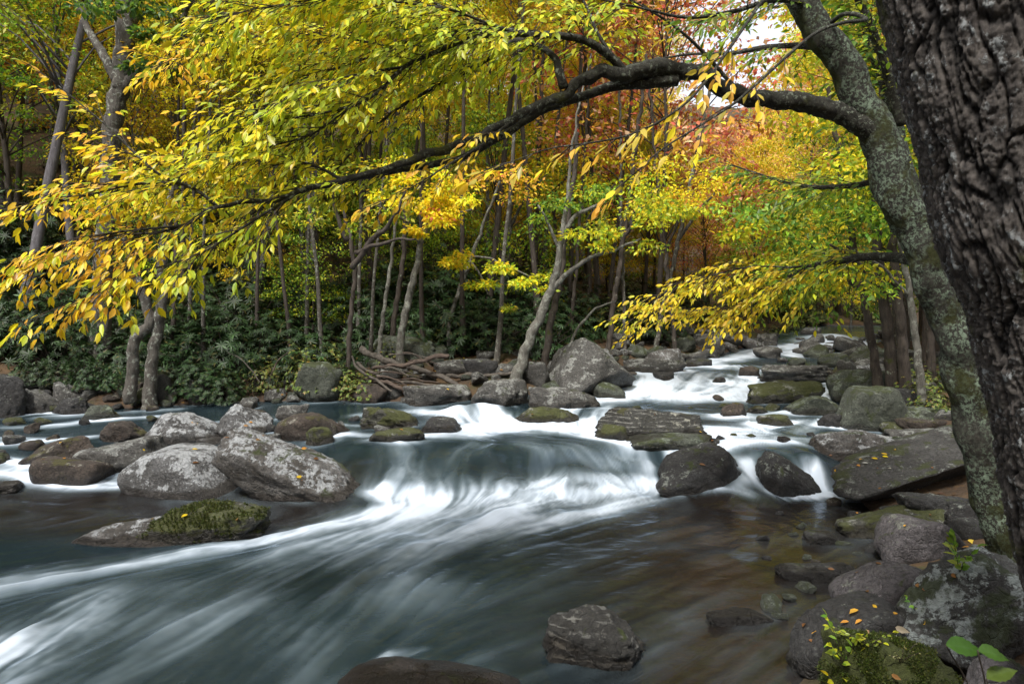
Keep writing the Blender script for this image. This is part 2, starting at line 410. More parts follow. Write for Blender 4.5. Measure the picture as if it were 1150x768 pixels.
# ------------------------------------------------------------------ ground
def axis(vals): return np.array(vals)
def grow(a, b, d0, g, dmax):
    o = [a]; d = d0
    while o[-1] < b: o.append(o[-1] + d); d = min(d * g, dmax)
    return o
gx = np.array(sorted(set([-t for t in grow(0, 160, .09, 1.012, 4)] + grow(0, 160, .09, 1.012, 4))))
gy = np.array([-t for t in grow(0, 60, .2, 1.06, 6)][::-1][:-1] + grow(0, 190, .09, 1.009, 5))
X, Y = np.meshgrid(gx, gy)
Z = terrain(X, Y)
gsd, _ = banks(X, Y)
def gridfaces(ny, nx):
    i = np.arange(ny - 1)[:, None] * nx; j = np.arange(nx - 1)[None]
    return np.stack([i + j, i + j + 1, i + nx + j + 1, i + nx + j], -1).reshape(-1, 4)
m, nt = new_mat('forest_floor'); k = NT(nt)
v = k.n('ShaderNodeNewGeometry').outputs['Position']
col = k.mix(k.ramp(k.noise(v, 1.3, 6, .6), .35, .65), (.045, .032, .022), (.085, .055, .03))
vor = k.n('ShaderNodeTexVoronoi', {'Vector': v, 'Scale': 14.})
litter = k.mix(k.n('ShaderNodeSeparateColor', {0: vor.outputs['Color']}).outputs[0], (.055, .032, .018), (.085, .052, .022))
col = k.mix(k.math('MULTIPLY', k.ramp(vor.outputs['Distance'], .5, .3), .7), col, litter)
col = k.mix(k.math('MULTIPLY', k.ramp(k.noise(v, .8, 5), .52, .62), .6), col, (.03, .045, .012))
bed = k.mix(k.ramp(k.noise(v, 5, 5), .35, .65), (.05, .034, .022), (.018, .014, .011))
pv = k.n('ShaderNodeTexVoronoi', {'Vector': v, 'Scale': 5.})
bed = k.mix(.6, bed, k.mix(k.n('ShaderNodeSeparateColor', {0: pv.outputs['Color']}).outputs[1], (.075, .05, .035), (.025, .02, .018)))
col = k.mix(k.ramp(k.attr('bank'), -.05, .25), bed, col)
hh = k.math('ADD', k.noise(v, 12, 6), k.math('MULTIPLY', vor.outputs['Distance'], -.5))
b = k.n('ShaderNodeBsdfPrincipled', {'Base Color': col, 'Roughness': .9, 'Specular IOR Level': .2, 'Normal': k.bump(hh, .8, .04)})
k.out(b.outputs[0])
g = link('ground', mesh_arrays('ground', np.stack([X, Y, Z], -1).reshape(-1, 3), [gridfaces(len(gy), len(gx))], m, True, {'bank': gsd}))
tag(g, kind='structure')

# ------------------------------------------------------------------ water
xs = np.array([-t for t in grow(0, 26, .022, 1.0, .022) if t < 6.5][::-1][:-1] + [t for t in grow(0, 26, .022, 1, .022) if t < 6])
xl = [xs[0]]; d = .022
while xl[-1] > -24: d = min(d * 1.035, .25); xl.append(xl[-1] - d)
xr = [xs[-1]]; d = .022
while xr[-1] < 34: d = min(d * 1.025, .22); xr.append(xr[-1] + d)
xs = np.concatenate([xl[::-1][:-1], xs, xr[1:]])
ysl = [-4.]
while ysl[-1] < 56: ysl.append(ysl[-1] + max(.016, .0045 * abs(ysl[-1])) * (1 if ysl[-1] > 3 else 8))
ys = np.array(ysl)
X, Y = np.meshgrid(xs, ys); nY, nX = X.shape
Zl = level(X, Y); wsd, wleft = banks(X, Y); wsd = wsd.reshape(X.shape)

# foam strokes: photo pixels on the water (px, py, metres wide, amount)
def wp(px, py):
    x, y, z = hit(px, py); return x, y
ST = [
 ([(425,556),(470,566),(420,580),(330,600),(250,617),(150,634),(60,648),(-40,668)], [.2,.28,.28,.24,.2,.2,.22,.25], [.4,.6,.55,.5,.52,.46,.38,.3]),
 ([(560,558),(500,568),(440,588),(340,632),(220,690),(60,770)], [.3,.4,.55,.65,.7,.7], [.5,.5,.40,.26,.15,.08]),
 ([(745,548),(660,553),(610,562),(560,582),(490,612),(410,655),(310,760)], [.15,.25,.33,.42,.5,.55,.55], [.4,.65,.7,.48,.28,.14,.06]),
 ([(760,552),(690,572),(620,588),(560,604)], [.12,.18,.2,.25], [.25,.5,.42,.2]),
 ([(110,668),(60,700),(0,735),(-70,790)], [.2,.35,.45,.5], [.25,.4,.45,.4]),
 ([(440,558),(520,560),(600,549),(690,541),(760,545)], [.22,.24,.24,.22,.15], [.42,.32,.46,.52,.3]),
 ([(535,480),(600,481),(660,482),(730,495)], [.35,.45,.4,.25], [.75,.85,.72,.45]),
 ([(548,464),(555,474),(545,484)], [.16,.22,.4], [.9,1.,.8]),
 ([(640,462),(640,472),(620,482)], [.25,.35,.4], [.7,.9,.8]),
 ([(680,462),(668,474),(640,482)], [.22,.2,.2], [.7,.8,.7]),
 ([(590,498),(660,512),(720,520)], [.25,.3,.25], [.36,.34,.3]),
 ([(540,500),(510,515),(495,545)], [.16,.2,.2], [.2,.16,.15]),
 ([(440,500),(450,520),(470,550)], [.15,.2,.25], [.22,.25,.3]),
 ([(730,418),(735,432),(700,446),(660,452),(640,458)], [.35,.5,.45,.35,.3], [.8,1.,1.,.9,.7]),
 ([(790,420),(770,436),(740,448)], [.5,.6,.45], [.55,.9,.9]),
 ([(850,422),(845,436),(820,446),(770,448)], [.4,.5,.4,.4], [.7,1.,.95,.8]),
 ([(715,416),(760,412),(820,404),(850,398)], [.35,.4,.4,.4], [.8,.75,.7,.6]),
 ([(860,420),(830,412),(800,414)], [.3,.4,.3], [.5,.6,.5]),
 ([(780,484),(850,484),(910,476),(945,478)], [.3,.35,.3,.2], [.75,.85,.7,.5]),
 ([(770,466),(830,470),(900,462)], [.25,.25,.2], [.45,.5,.45]),
 ([(720,494),(790,500),(860,496),(905,494)], [.2,.2,.2,.15], [.35,.5,.6,.5]),
 ([(908,520),(912,535),(914,554)], [.1,.12,.14], [.55,.9,.95]),
 ([(870,556),(914,556),(960,560)], [.12,.16,.12], [.4,.75,.4]),
 ([(935,428),(922,446),(905,450)], [.12,.15,.12], [.6,.85,.6]),
 ([(840,556),(780,552)], [.1,.1], [.3,.3]),
 ([(-60,520),(20,530),(90,538),(150,546)], [.3,.26,.2,.12], [.8,.9,.75,.4]),
 ([(-20,497),(60,496),(110,490)], [.2,.16,.12], [.6,.65,.4]),
 ([(0,480),(60,478),(120,472),(190,467)], [.16,.14,.14,.14], [.45,.55,.5,.55]),
 ([(40,470),(120,465),(200,460)], [.12,.12,.12], [.4,.45,.45]),
 ([(85,548),(140,547),(70,544)], [.1,.1,.14], [.6,.5,.6]),
 ([(205,478),(250,474),(300,468)], [.1,.1,.1], [.3,.35,.25]),
 ([(180,494),(230,500)], [.1,.1], [.4,.35]),
 ([(285,546),(310,552),(350,560)], [.08,.12,.15], [.55,.5,.3]),
 ([(400,466),(440,464),(480,464),(530,478)], [.16,.18,.25,.3], [.4,.6,.75,.8]),
 ([(370,490),(420,490),(470,490),(540,488)], [.12,.14,.2,.3], [.35,.5,.6,.7]),
 ([(330,470),(390,478),(420,476)], [.1,.12,.12], [.3,.45,.4]),
 ([(870,397),(895,391),(930,386),(950,380)], [.8,1.0,1.2,1.2], [.8,.95,.95,.8]),
 ([(890,402),(870,398)], [.35,.4], [.8,.7]),
 ([(940,398),(965,393),(975,386)], [.6,.7,.8], [.7,.8,.7]),
 ([(415,756),(440,738),(475,728)], [.06,.05,.04], [.45,.5,.3]),
]
foam = np.zeros(X.size); q = np.stack([X.ravel(), Y.ravel()], -1)
fu = np.zeros((X.size, 2)); fw = np.zeros(X.size)
base_dir = np.stack([-.75 + 0 * X.ravel(), -.65 + 0 * X.ravel()], -1)
fu += base_dir * .02; fw += .02
for pts, wd, am in ST:
    P = np.array([wp(*p) for p in pts]); wd = np.array(wd); am = np.array(am)
    lo = P.min(0) - 2.2; hi = P.max(0) + 2.2
    idx = np.where(((q > lo) & (q < hi)).all(1))[0]
    S = spline(np.column_stack([P, np.zeros(len(P)), wd, am]), .12)
    best = np.zeros(len(idx))
    for a, b2 in zip(S[:-1], S[1:]):
        ab = b2[:2] - a[:2]; t = np.clip(((q[idx] - a[:2]) @ ab) / (ab @ ab + 1e-9), 0, 1)
        dd = np.linalg.norm(q[idx] - (a[:2] + t[:, None] * ab), axis=1)
        w_ = a[3] + (b2[3] - a[3]) * t
        best = np.maximum(best, np.exp(-(dd / w_) ** 2 * .7) * (a[4] + (b2[4] - a[4]) * t))
        tan = ab / (np.linalg.norm(ab) + 1e-9)
        if tan[1] > .25: tan = -tan
        ww = np.exp(-(dd / .5) ** 2) ; fu[idx] += ww[:, None] * tan; fw[idx] += ww
    foam[idx] = np.maximum(foam[idx], best) + .35 * np.minimum(foam[idx], best)
fu /= fw[:, None] + 1e-9
# steep water follows the slope
gyv, gxv = np.gradient(Zl, ys, xs)
slope = np.hypot(gxv, gyv).ravel()
down = -np.stack([gxv.ravel(), gyv.ravel()], -1) / (slope[:, None] + 1e-6)
sw = ss(.12, .5, slope)[:, None]
fu = fu * (1 - sw) + down * sw
fu /= np.linalg.norm(fu, axis=1)[:, None] + 1e-6
for _ in range(1): pass
# silk: noise smeared along the flow (long exposure leaves threads of foam)
def lic(noise, steps, ds):
    out = np.zeros(X.size); cnt = 0
    dxi = np.gradient(xs); dyi = np.gradient(ys)
    VX, VY = fu[:, 0].reshape(X.shape), fu[:, 1].reshape(X.shape)
    for sgn in (1, -1):
        fi, fj = [a.ravel().astype(float) for a in np.meshgrid(np.arange(nY), np.arange(nX), indexing='ij')]
        for s_ in range(steps):
            ii = np.clip(np.rint(fi), 0, nY - 1).astype(int); jj = np.clip(np.rint(fj), 0, nX - 1).astype(int)
            wgt = 1 - s_ / steps
            out += noise[ii, jj] * wgt; cnt += wgt
            st = sgn * ds * np.clip(ys[ii] / 6., .6, 3)
            fj = fj + VX[ii, jj] * st / dxi[jj]; fi = fi + VY[ii, jj] * st / dyi[ii]
    return (out / cnt).reshape(X.shape)
def blur(a, n):
    for _ in range(n):
        a = (a + np.roll(a, 1, 0) + np.roll(a, -1, 0) + np.roll(a, 1, 1) + np.roll(a, -1, 1)) / 5
    return a
w0 = rng.normal(size=X.shape)
n1 = lic(blur(w0, 2), 18, .028); n1 = (n1 - n1.mean()) / n1.std()
n2 = lic(blur(rng.normal(size=X.shape), 12), 14, .045); n2 = (n2 - n2.mean()) / n2.std()
n3 = lic(blur(rng.normal(size=X.shape), 70), 14, .07); n3 = (n3 - n3.mean()) / n3.std()
silk = (.72 * n1 + .42 * n2 + .5 * n3).ravel()
pos3 = np.stack([X.ravel(), Y.ravel(), 0 * X.ravel()], -1)
big = fbm(pos3 * 1.1, 4)
mod = np.clip(1 + (.26 - .08 * sw[:, 0]) * silk + .45 * big, .08, 1.7)
foam = foam * mod + np.clip(.035 + .02 * n2.ravel() + .03 * n3.ravel() + .012 * n1.ravel() + .05 * big, 0, .18) * ss(3, 4, Y.ravel())
foam = np.clip(foam, 0, 1)
# shape: soft swells that run with the flow, plus swollen foam
Zw = Zl + .007 * n2 * ss(0, .3, foam.reshape(X.shape)) + .035 * (fbm(pos3 * 1.6, 2) * ss(.15, .6, foam)).reshape(X.shape) + .03 * blur(foam.reshape(X.shape), 6) + .003 * n2
# the two drowned boulders that lift the water into a hump
for px, py, r, hgt in ((532, 466, .55, .16), (90, 525, .45, .05), (250, 600, .4, .0)):
    x0, y0 = wp(px, py); Zw += hgt * np.exp(-((X - x0) ** 2 + ((Y - y0) * 1.3) ** 2) / r ** 2)
keep = (wsd < .5)
fc = gridfaces(nY, nX); kr = keep.ravel(); fc = fc[kr[fc].all(1)]
used = np.zeros(X.size, bool); used[fc.ravel()] = True; rm = np.cumsum(used) - 1
m, nt = new_mat('stream_water'); k = NT(nt)
fo = k.attr('foam'); mk = k.attr('murk')
v = k.n('ShaderNodeNewGeometry').outputs['Position']
rip = k.math('ADD', k.noise(k.n('ShaderNodeVectorMath', {0: v, 1: (1, 1.6, 1)}, operation='MULTIPLY').outputs[0], 3.5, 4, .5, .6), k.math('MULTIPLY', k.attr('silk'), .12))
nb = k.bump(rip, .22, .05)
tr = k.n('ShaderNodeBsdfTransparent', {'Color': (.50, .42, .27)})
mur = k.n('ShaderNodeBsdfDiffuse', {'Color': k.mix(k.attr('shoal'), (.008, .016, .020), (.020, .014, .010))})
body = k.n('ShaderNodeMixShader', {0: mk, 1: tr.outputs[0], 2: mur.outputs[0]})
gl = k.n('ShaderNodeBsdfGlossy', {'Color': (.76, .85, .97), 'Roughness': .17, 'Normal': nb})
fr = k.n('ShaderNodeFresnel', {'IOR': 1.33, 'Normal': nb}).outputs[0]
wat = k.n('ShaderNodeMixShader', {0: fr, 1: body.outputs[0], 2: gl.outputs[0]})
fd = k.n('ShaderNodeBsdfPrincipled', {'Base Color': k.mix(k.ramp(fo, .1, .9), (.24, .32, .37), (.58, .66, .76)), 'Roughness': .55, 'Specular IOR Level': .25})
k.out(k.n('ShaderNodeMixShader', {0: k.ramp(fo, -.1, 1.1, -.02, .93), 1: wat.outputs[0], 2: fd.outputs[0]}).outputs[0])
shoal = ss(1.6, .2, -wsd.ravel()) * ss(.0, 1.5, X.ravel() + .3) * ss(9.3, 8.2, Y.ravel())
shoal = np.clip(np.maximum(shoal, ss(9.5, 8.2, Y.ravel()) * ss(-.8, 2.2, X.ravel() + (Y.ravel() - 6) * .1) * .9), 0, 1)
olive = ss(-1.2, -2.6, X.ravel()) * ss(6.6, 7.6, Y.ravel()) * ss(9.6, 8.6, Y.ravel()); shoal = np.maximum(shoal, .8 * olive)
murk = np.clip(.92 - .42 * shoal, 0, 1)
water = link('water', mesh_arrays('water', np.stack([X, Y, Zw], -1).reshape(-1, 3)[used], [rm[fc]], m, True,
    {'foam': foam[used], 'silk': silk[used], 'murk': murk[used], 'shoal': shoal[used]}))
tag(water, kind='structure')
# ------------------------------------------------------------------ rocks
_ico = {}
def ico(n):
    if n not in _ico:
        bm = bmesh.new(); bmesh.ops.create_icosphere(bm, subdivisions=n, radius=1)
        v = np.array([x.co[:] for x in bm.verts]); f = np.array([[y.index for y in x.verts] for x in bm.faces]); bm.free()
        _ico[n] = (v, f)
    return _ico[n]
def rock_shape(seed, sub=5, planes=13, sharp=11, lump=.13, rough=.03, flat=.0, cuts=()):
    r_ = np.random.default_rng(seed)
    d, f = ico(sub)
    n = norm(r_.normal(size=(planes, 3))); h = r_.uniform(.66, 1.0, planes)
    n = np.vstack([n, [[0, 0, 1]], np.eye(3)[[0, 1]], -np.eye(3)]); h = np.concatenate([h, [.8 - flat * .3], np.full(5, .95)])
    if len(cuts):
        cn = np.array([c_[:3] for c_ in cuts], float); n = np.vstack([n, norm(cn)]); h = np.concatenate([h, [c_[3] for c_ in cuts]])
    a = np.clip(d @ n.T / h, 0, None)
    r = (a ** sharp).sum(1) ** (-1 / sharp)
    o = r_.uniform(-50, 50, 3)
    r = r * (1 + lump * fbm(d * 1.3 + o, 3) + rough * fbm(d * 5 + o, 4) + rough * .5 * ridged(d * 9 + o, 2))
    v = d * r[:, None]
    lo, hi = v.min(0), v.max(0)
    return (v - (lo + hi) / 2) / ((hi - lo) / 2), f
def set_wet(v, x0, y0):
    """soaked band: height of every point above the stream beside the rock"""
    wx, wy, wz = v[:, 0], v[:, 1], v[:, 2]
    near = np.array([[x0, y0]])
    lv = level(wx, wy) if len(v) < 20000 else np.full(len(v), float(level(np.array([x0]), np.array([y0]))[0]))
    return 1 - ss(.02, .20, wz - lv + .06 * fbm(v * 3, 2))
def rock(name, L, R, T, B, mat, label, cat='boulder', seed=0, dep=.75, slope=0, yaw=0, sharp=11, planes=13, lump=.13, rough=.03, flat=.0, sink=.4, base=None, lean=0, sub=5, group=None, front=.8, D=None, peak=None, cuts=(), shear=0):
    cxp = (L + R) / 2
    if D is None:
        x0, D0, zb = hit(cxp, B)
    else:
        D0 = D; x0 = (cxp - CX) / F * D; zb = H - (B - HZ) / F * D
    w = (R - L) / F * D0; dp = w * dep
    Dc = D0 + dp * .5 * front
    w = (R - L) / F * Dc
    zt = H - (T - HZ) / F * Dc
    hgt = max(zt - zb, .04)
    v, f = rock_shape(seed + 100, sub, planes, sharp * 1.5, lump, rough * 1.5, flat, cuts)
    if yaw:
        c_, s_ = math.cos(yaw), math.sin(yaw); v = np.column_stack([v[:, 0] * c_ - v[:, 1] * s_, v[:, 0] * s_ + v[:, 1] * c_, v[:, 2]])
        v = v / np.abs(v).max(0)
    t = np.clip((v[:, 2] + 1) / 2, 0, 1)
    v[:, 2] = v[:, 2] - slope * v[:, 0] * (.35 + .65 * t)
    v[:, 2] = v[:, 2] - shear * v[:, 0]
    if peak is not None:                       # draw the top towards one end
        v[:, 0] = v[:, 0] * (1 - .55 * t ** 1.5) + peak * t ** 1.5 * .55
    lo, hi = v.min(0), v.max(0); v = (v - (lo + hi) / 2) / ((hi - lo) / 2)
    below = hgt * sink + .05
    v = v * np.array([w / 2, dp / 2, (hgt + below) / 2])
    ctr = np.array([(cxp - CX) / F * Dc, Dc, (zt + zb - below) / 2])
    if lean: v = v + np.array([0, 1, 0]) * (v[:, 2] * lean)[:, None]
    o = link(name, mesh_arrays(name, v, [f], RM[mat], True, {'wet': set_wet(v + ctr, ctr[0], D0)}), None, ctr)
    tag(o, label, cat, group); return o

RK = [
 # name, L,R,T,B, mat, label, options
 ('boulder',140,286,503,559,'pale','smooth egg-shaped grey boulder freckled with white lichen beside the dark pool',dict(seed=1,sharp=7,planes=7,lump=.06,dep=.8,sink=.5,rough=.012)),
 ('boulder',246,426,482,564,'pale2','long angular lichen-white boulder sloping down to the lip of the main fall',dict(seed=2,slope=.25,shear=.55,dep=.5,sharp=15,rough=.045,lump=.12,flat=.5,sink=.45,cuts=[(.2,-.8,.75,.5),(-.1,-.9,-.3,.5),(.7,-.2,.6,.62)])),
 ('boulder',96,188,491,531,'grey','brown and white mottled boulder touching the egg-shaped boulder from behind',dict(seed=3,dep=.8,lump=.1,slope=-.1)),
 ('boulder',166,250,464,499,'pale','rounded pale boulder in midstream behind the brown and white one',dict(seed=4,dep=.7,sharp=8,peak=-.3,slope=.2)),
 ('boulder',245,303,453,491,'pale','wedge-shaped pale boulder with a sloping smooth face behind the long angular one',dict(seed=5,dep=.8,sharp=16,cuts=[(.65,-.3,.75,.4),(-.8,-.2,.6,.55),(0,-.9,.5,.55)])),
 ('boulder',306,396,463,494,'brown','low brown domed boulder with an olive algae skirt in midstream',dict(seed=6,dep=.7,sharp=7,peak=-.1,sink=.6,rough=.015)),
 ('rock',313,346,454,472,'grey','small rounded grey rock peeping over the low brown dome',dict(seed=7)),
 ('rock',111,168,472,496,'brown','brown rock with an olive flank behind the mottled boulder',dict(seed=8,slope=.1,sharp=14)),
 ('rock',31,104,490,524,'brown','dark purple-brown rock capped with olive moss beside white water',dict(seed=9,slope=-.25,dep=.6)),
 ('rock',36,122,514,545,'brown','olive drowned rock with a film of water sliding over it',dict(seed=10,sharp=6,planes=5,lump=.05,dep=.6,sink=.8,rough=.01)),
 ('rock',78,200,580,613,'pale2','low bare slab of pale wet stone forming one end of the mossy ridge',dict(seed=11,slope=-.35,dep=.35,sharp=14,sink=.5)),
 ('boulder',165,298,566,611,'moss','long moss-grown rock ridge lying alone in the dark pool',dict(seed=12,slope=-.12,dep=.5,sharp=12,sink=.5,rough=.05)),
 ('rock',-14,26,540,556,'pale','flat white-speckled rock cut by the picture edge',dict(seed=13,dep=1)),
 ('rock',-22,13,504,523,'dark','dark rock behind white water at the very edge of the picture',dict(seed=14,dep=1)),
 ('rock',406,472,455,481,'moss','olive ridge-shaped rock with slanting grooves in midstream',dict(seed=15,slope=.25,peak=-.35,sharp=14,rough=.06)),
 ('rock',414,478,481,497,'moss','pale olive rock awash just above the main fall',dict(seed=16,slope=.12,dep=.6,sharp=8)),
 ('rock',471,519,469,487,'dark','small black wet rock with a bent point in the white water',dict(seed=17,peak=-.5,sharp=16)),
 ('rock',343,378,478,500,'moss','small ribbed olive rock in front of the low brown dome',dict(seed=18,slope=.2)),
 ('rock',268,288,446,460,'grey','little upright grey stone beyond the wedge-shaped boulder',dict(seed=19,dep=1,sub=4)),
 ('rock',222,250,491,500,'pale','flat pale stone between the rounded boulder and the long angular one',dict(seed=20,sub=4)),
 ('rock',236,262,505,522,'pale','white stone wedged behind the egg-shaped boulder',dict(seed=21,sub=4)),
 ('boulder',614,717,379,444,'grey','tall grey peaked boulder, the biggest on the far bank, above the white chute',dict(seed=22,sharp=20,planes=5,dep=.8,sink=.05,lump=.06,front=.6,cuts=[(.75,-.1,.7,.42),(-.9,-.2,.42,.62),(-.2,-.9,.55,.5),(.35,-.85,.25,.55),(.6,-.5,-.6,.55),(-.1,.3,1,.8)])),
 ('rock',666,702,429,447,'green','mossy green stone tucked at the foot of the tall peaked boulder',dict(seed=23,sub=4,front=.3)),
 ('rock',576,652,457,475,'moss','low speckled olive slab at the water edge below the grey bank rocks',dict(seed=24,dep=.5,flat=.5,sink=.6)),
 ('boulder',529,594,426,459,'grey','blunt grey bank boulder in front of the leaning pale tree',dict(seed=25,sharp=9,dep=.8)),
 ('boulder',593,646,434,461,'grey','grey slab-sided bank boulder between the blunt one and the olive slab',dict(seed=26,slope=.2,dep=.7)),
 ('rock',604,676,434,458,'grey','flat grey ledge sloping to the water under the peaked boulder',dict(seed=27,slope=.35,dep=.5)),
 ('boulder',668,792,458,493,'vein','black slab streaked with thin pale veins dividing the white water',dict(seed=28,slope=.25,dep=.3,sharp=17,flat=.6,sink=.4,rough=.05,cuts=[(.1,-.6,.8,.4),(-.8,-.3,.4,.6)])),
 ('rock',666,714,476,494,'moss','small rounded mossy stone under the near corner of the veined slab',dict(seed=29,sub=4)),
 ('rock',703,806,487,505,'green','low flat stone in front of the veined slab with water sheeting over it',dict(seed=30,dep=.5,flat=.6,sink=.8,sharp=7)),
 ('boulder',732,842,498,551,'dark','dark angular boulder with a pale green lichen top below the veined slab',dict(seed=31,peak=-.05,sharp=13,dep=.8,slope=.05)),
 ('boulder',839,918,507,554,'dark','dark tilted boulder beside the little waterfall',dict(seed=32,slope=.3,peak=-.4,sharp=15,dep=.9)),
 ('rock',809,838,451,470,'brown','brown block-shaped stone standing in the right channel',dict(seed=33,sharp=18,sub=4)),
 ('rock',836,864,456,465,'moss','low olive stone beside the brown block-shaped one',dict(seed=34,sub=4)),
 ('rock',850,890,465,479,'moss','low mossy stone awash in the right channel',dict(seed=35,sub=4,dep=.5)),
 ('boulder',835,924,427,453,'moss','long rounded olive-grey boulder lying across the stream',dict(seed=36,sharp=9,slope=-.18,dep=.5)),
 ('rock',734,758,418,428,'dark','small dark stone splitting the upper rapid',dict(seed=37,sub=4)),
 ('rock',799,819,423,431,'dark','small pointed stone at the lip of the upper rapid',dict(seed=38,sub=4,peak=0)),
 ('rock',828,854,411,424,'brown','small brown stone next to the jumbled rock island',dict(seed=39,sub=4)),
 ('boulder',847,948,409,431,'grey','broken grey rock island behind the long rounded boulder',dict(seed=40,rough=.08,dep=.6,sharp=14)),
 ('rock',873,889,489,498,'brown','tiny brown stone in the smooth white water',dict(seed=41,sub=4)),
 ('rock',884,938,444,467,'green','pale green slab with a split end leaning to the water',dict(seed=42,slope=-.1,sharp=16,dep=.6)),
 ('boulder',931,1020,432,484,'green','large smooth green-grey boulder overhanging the channel',dict(seed=43,sharp=8,planes=8,lump=.08,dep=.8,rough=.015,peak=-.1)),
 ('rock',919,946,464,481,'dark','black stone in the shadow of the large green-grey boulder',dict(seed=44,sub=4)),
 ('rock',902,948,414,431,'brown','flat brown stone with a dark underside on the rock island',dict(seed=45,sub=4,flat=.5)),
 ('rock',942,963,404,427,'grey','small upright grey stone behind the flat brown one',dict(seed=46,sub=4,dep=1)),
 ('boulder',927,1000,414,452,'green','speckled boulder half hidden behind the large green-grey one',dict(seed=47,slope=.1)),
 ('rock',958,980,410,420,'pale','flat white-topped stone behind the speckled boulder',dict(seed=48,sub=4,flat=.6)),
 ('rock',917,954,396,414,'green','dark mossy stone in the far channel',dict(seed=49,sub=4)),
 ('rock',885,905,401,412,'green','small mossy stone below the far white water',dict(seed=50,sub=4)),
 ('rock',992,1034,413,442,'grey','grey block on the bank behind the lichened leaning tree',dict(seed=51,sub=4)),
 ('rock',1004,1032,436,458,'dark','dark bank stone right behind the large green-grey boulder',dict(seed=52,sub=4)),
 ('rock',1026,1062,442,462,'moss','mossy bank stone at the back of the lichened leaning tree',dict(seed=53,sub=4)),
 ('rock',1010,1062,456,473,'green','flat greenish stone stacked third down beside the lichened tree',dict(seed=54,sub=4,flat=.4)),
 ('rock',1012,1056,470,486,'brown','rounded brown-grey stone lowest of the stack beside the lichened tree',dict(seed=55,sub=4)),
 ('boulder',910,1015,482,518,'pale2','cracked boulder with big white lichen plates behind the tilted slab',dict(seed=56,dep=.6,slope=-.1,sharp=10)),
 ('rock',1000,1058,480,500,'grey','flat grey rock between the cracked white boulder and the lichened tree',dict(seed=57,sub=4,flat=.4,slope=-.2)),
 ('boulder',927,1108,482,562,'slab','huge tilted dark slab with a mossy end and fallen leaves on top',dict(seed=58,shear=-1.0,dep=.62,sharp=9,planes=8,lump=.10,flat=.6,sink=.0,rough=.02,cuts=[(-.1,-.5,.9,.45),(.1,-.85,-.55,.45)])),
 ('boulder',942,1068,571,607,'moss','long low mossy boulder at the pool edge below the huge slab',dict(seed=59,slope=-.12,dep=.45,sharp=12)),
 ('boulder',983,1088,579,629,'purple','smooth purple-grey boulder shaped like a loaf at the pool edge',dict(seed=60,sharp=6,planes=6,lump=.07,dep=.6,rough=.01,peak=.1)),
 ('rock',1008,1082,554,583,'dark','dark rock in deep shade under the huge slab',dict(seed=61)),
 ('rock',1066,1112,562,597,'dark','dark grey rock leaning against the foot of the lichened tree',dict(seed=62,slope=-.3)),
 ('rock',901,940,596,612,'dark','small black wet rock by itself in the near pool',dict(seed=63,sub=4)),
 ('rock',870,964,632,654,'dark','low flat black rock rising from the near pool',dict(seed=64,dep=.4,sharp=8,sink=.7)),
 ('rock',792,868,684,702,'dark','half-drowned angular rock with a wet glint in the near pool',dict(seed=65,dep=.5,sharp=15,slope=.1,sink=1.,flat=.5)),
 ('boulder',940,1062,629,712,'purple','smooth dark domed boulder with a pale lichen patch on its crown',dict(seed=66,sharp=7,planes=7,lump=.08,dep=.8,rough=.01,peak=.1)),
 ('boulder',886,1040,676,748,'dark','dark sloping boulder with a moss-streaked nose in the near pool',dict(seed=67,slope=-.15,sharp=8,lump=.1,dep=.6,rough=.02)),
 ('boulder',1008,1172,624,764,'near','big near boulder half white with lichen, leaning on the great trunk',dict(seed=68,slope=-.4,sharp=15,dep=.7,rough=.035,lump=.12,sink=.1,cuts=[(-.6,-.4,.65,.5),(-.1,-.8,.5,.55)])),
 ('rock',934,1068,714,800,'mossfull','cushion of green moss over a stone at the bottom of the picture',dict(seed=69,sharp=6,dep=.6,rough=.03,slope=.1)),
 ('rock',1078,1180,736,840,'purple','bluish smooth rock in the bottom corner beneath the white-lichened boulder',dict(seed=70,sharp=8,D=2.9,dep=.6,rough=.01)),
 ('boulder',608,732,681,752,'ribbed','dark ribbed boulder alone in the near brown pool',dict(seed=71,sharp=9,dep=.75,slope=.15,rough=.05,sink=.5)),
 ('boulder',370,590,752,800,'gravel','broad brown gravelly rock just breaking the water at the bottom edge',dict(seed=72,sharp=2.,planes=3,lump=.08,dep=.5,rough=.01,sink=1.,D=3.9)),
 ('boulder',328,390,405,452,'green','dark rounded boulder at the water edge of the shrubby bank',dict(seed=80,sharp=9)),
 ('rock',394,437,428,453,'brown','tawny rock with dry leaves beside the dark rounded bank boulder',dict(seed=81)),
 ('boulder',416,492,376,409,'green','moss-topped green boulder perched behind the driftwood',dict(seed=82,slope=.1,sharp=8)),
 ('rock',455,484,373,390,'grey','round grey stone perched on top of the moss-topped boulder',dict(seed=83,sub=4)),
 ('rock',165,202,416,454,'moss','upright mottled bank rock beside the forked tree',dict(seed=84,sharp=9)),
 ('rock',94,134,454,472,'green','low olive rock at the shaded waterline of the shrubby bank',dict(seed=85)),
 ('rock',60,94,428,458,'grey','slanted pale-edged slab on the dark bank',dict(seed=86,slope=.4,sharp=16)),
 ('rock',28,66,436,464,'grey','long slanting grey slab beside the pale-edged one on the dark bank',dict(seed=87,slope=.5,sharp=16)),
 ('boulder',-20,30,420,470,'dark','large black bank boulder at the picture edge',dict(seed=88)),
 ('rock',206,242,426,455,'grey','grey bank rock under the drooping rhododendron',dict(seed=89)),
 ('rock',60,100,446,466,'dark','black stone at the waterline below the pale-edged slab',dict(seed=90)),
 ('boulder',452,530,432,456,'grey','flat bank boulder under the end of the driftwood',dict(seed=91,flat=.5,dep=.6)),
 ('rock',486,532,404,422,'grey','grey stone in the leaf litter behind the driftwood',dict(seed=92,sub=4)),
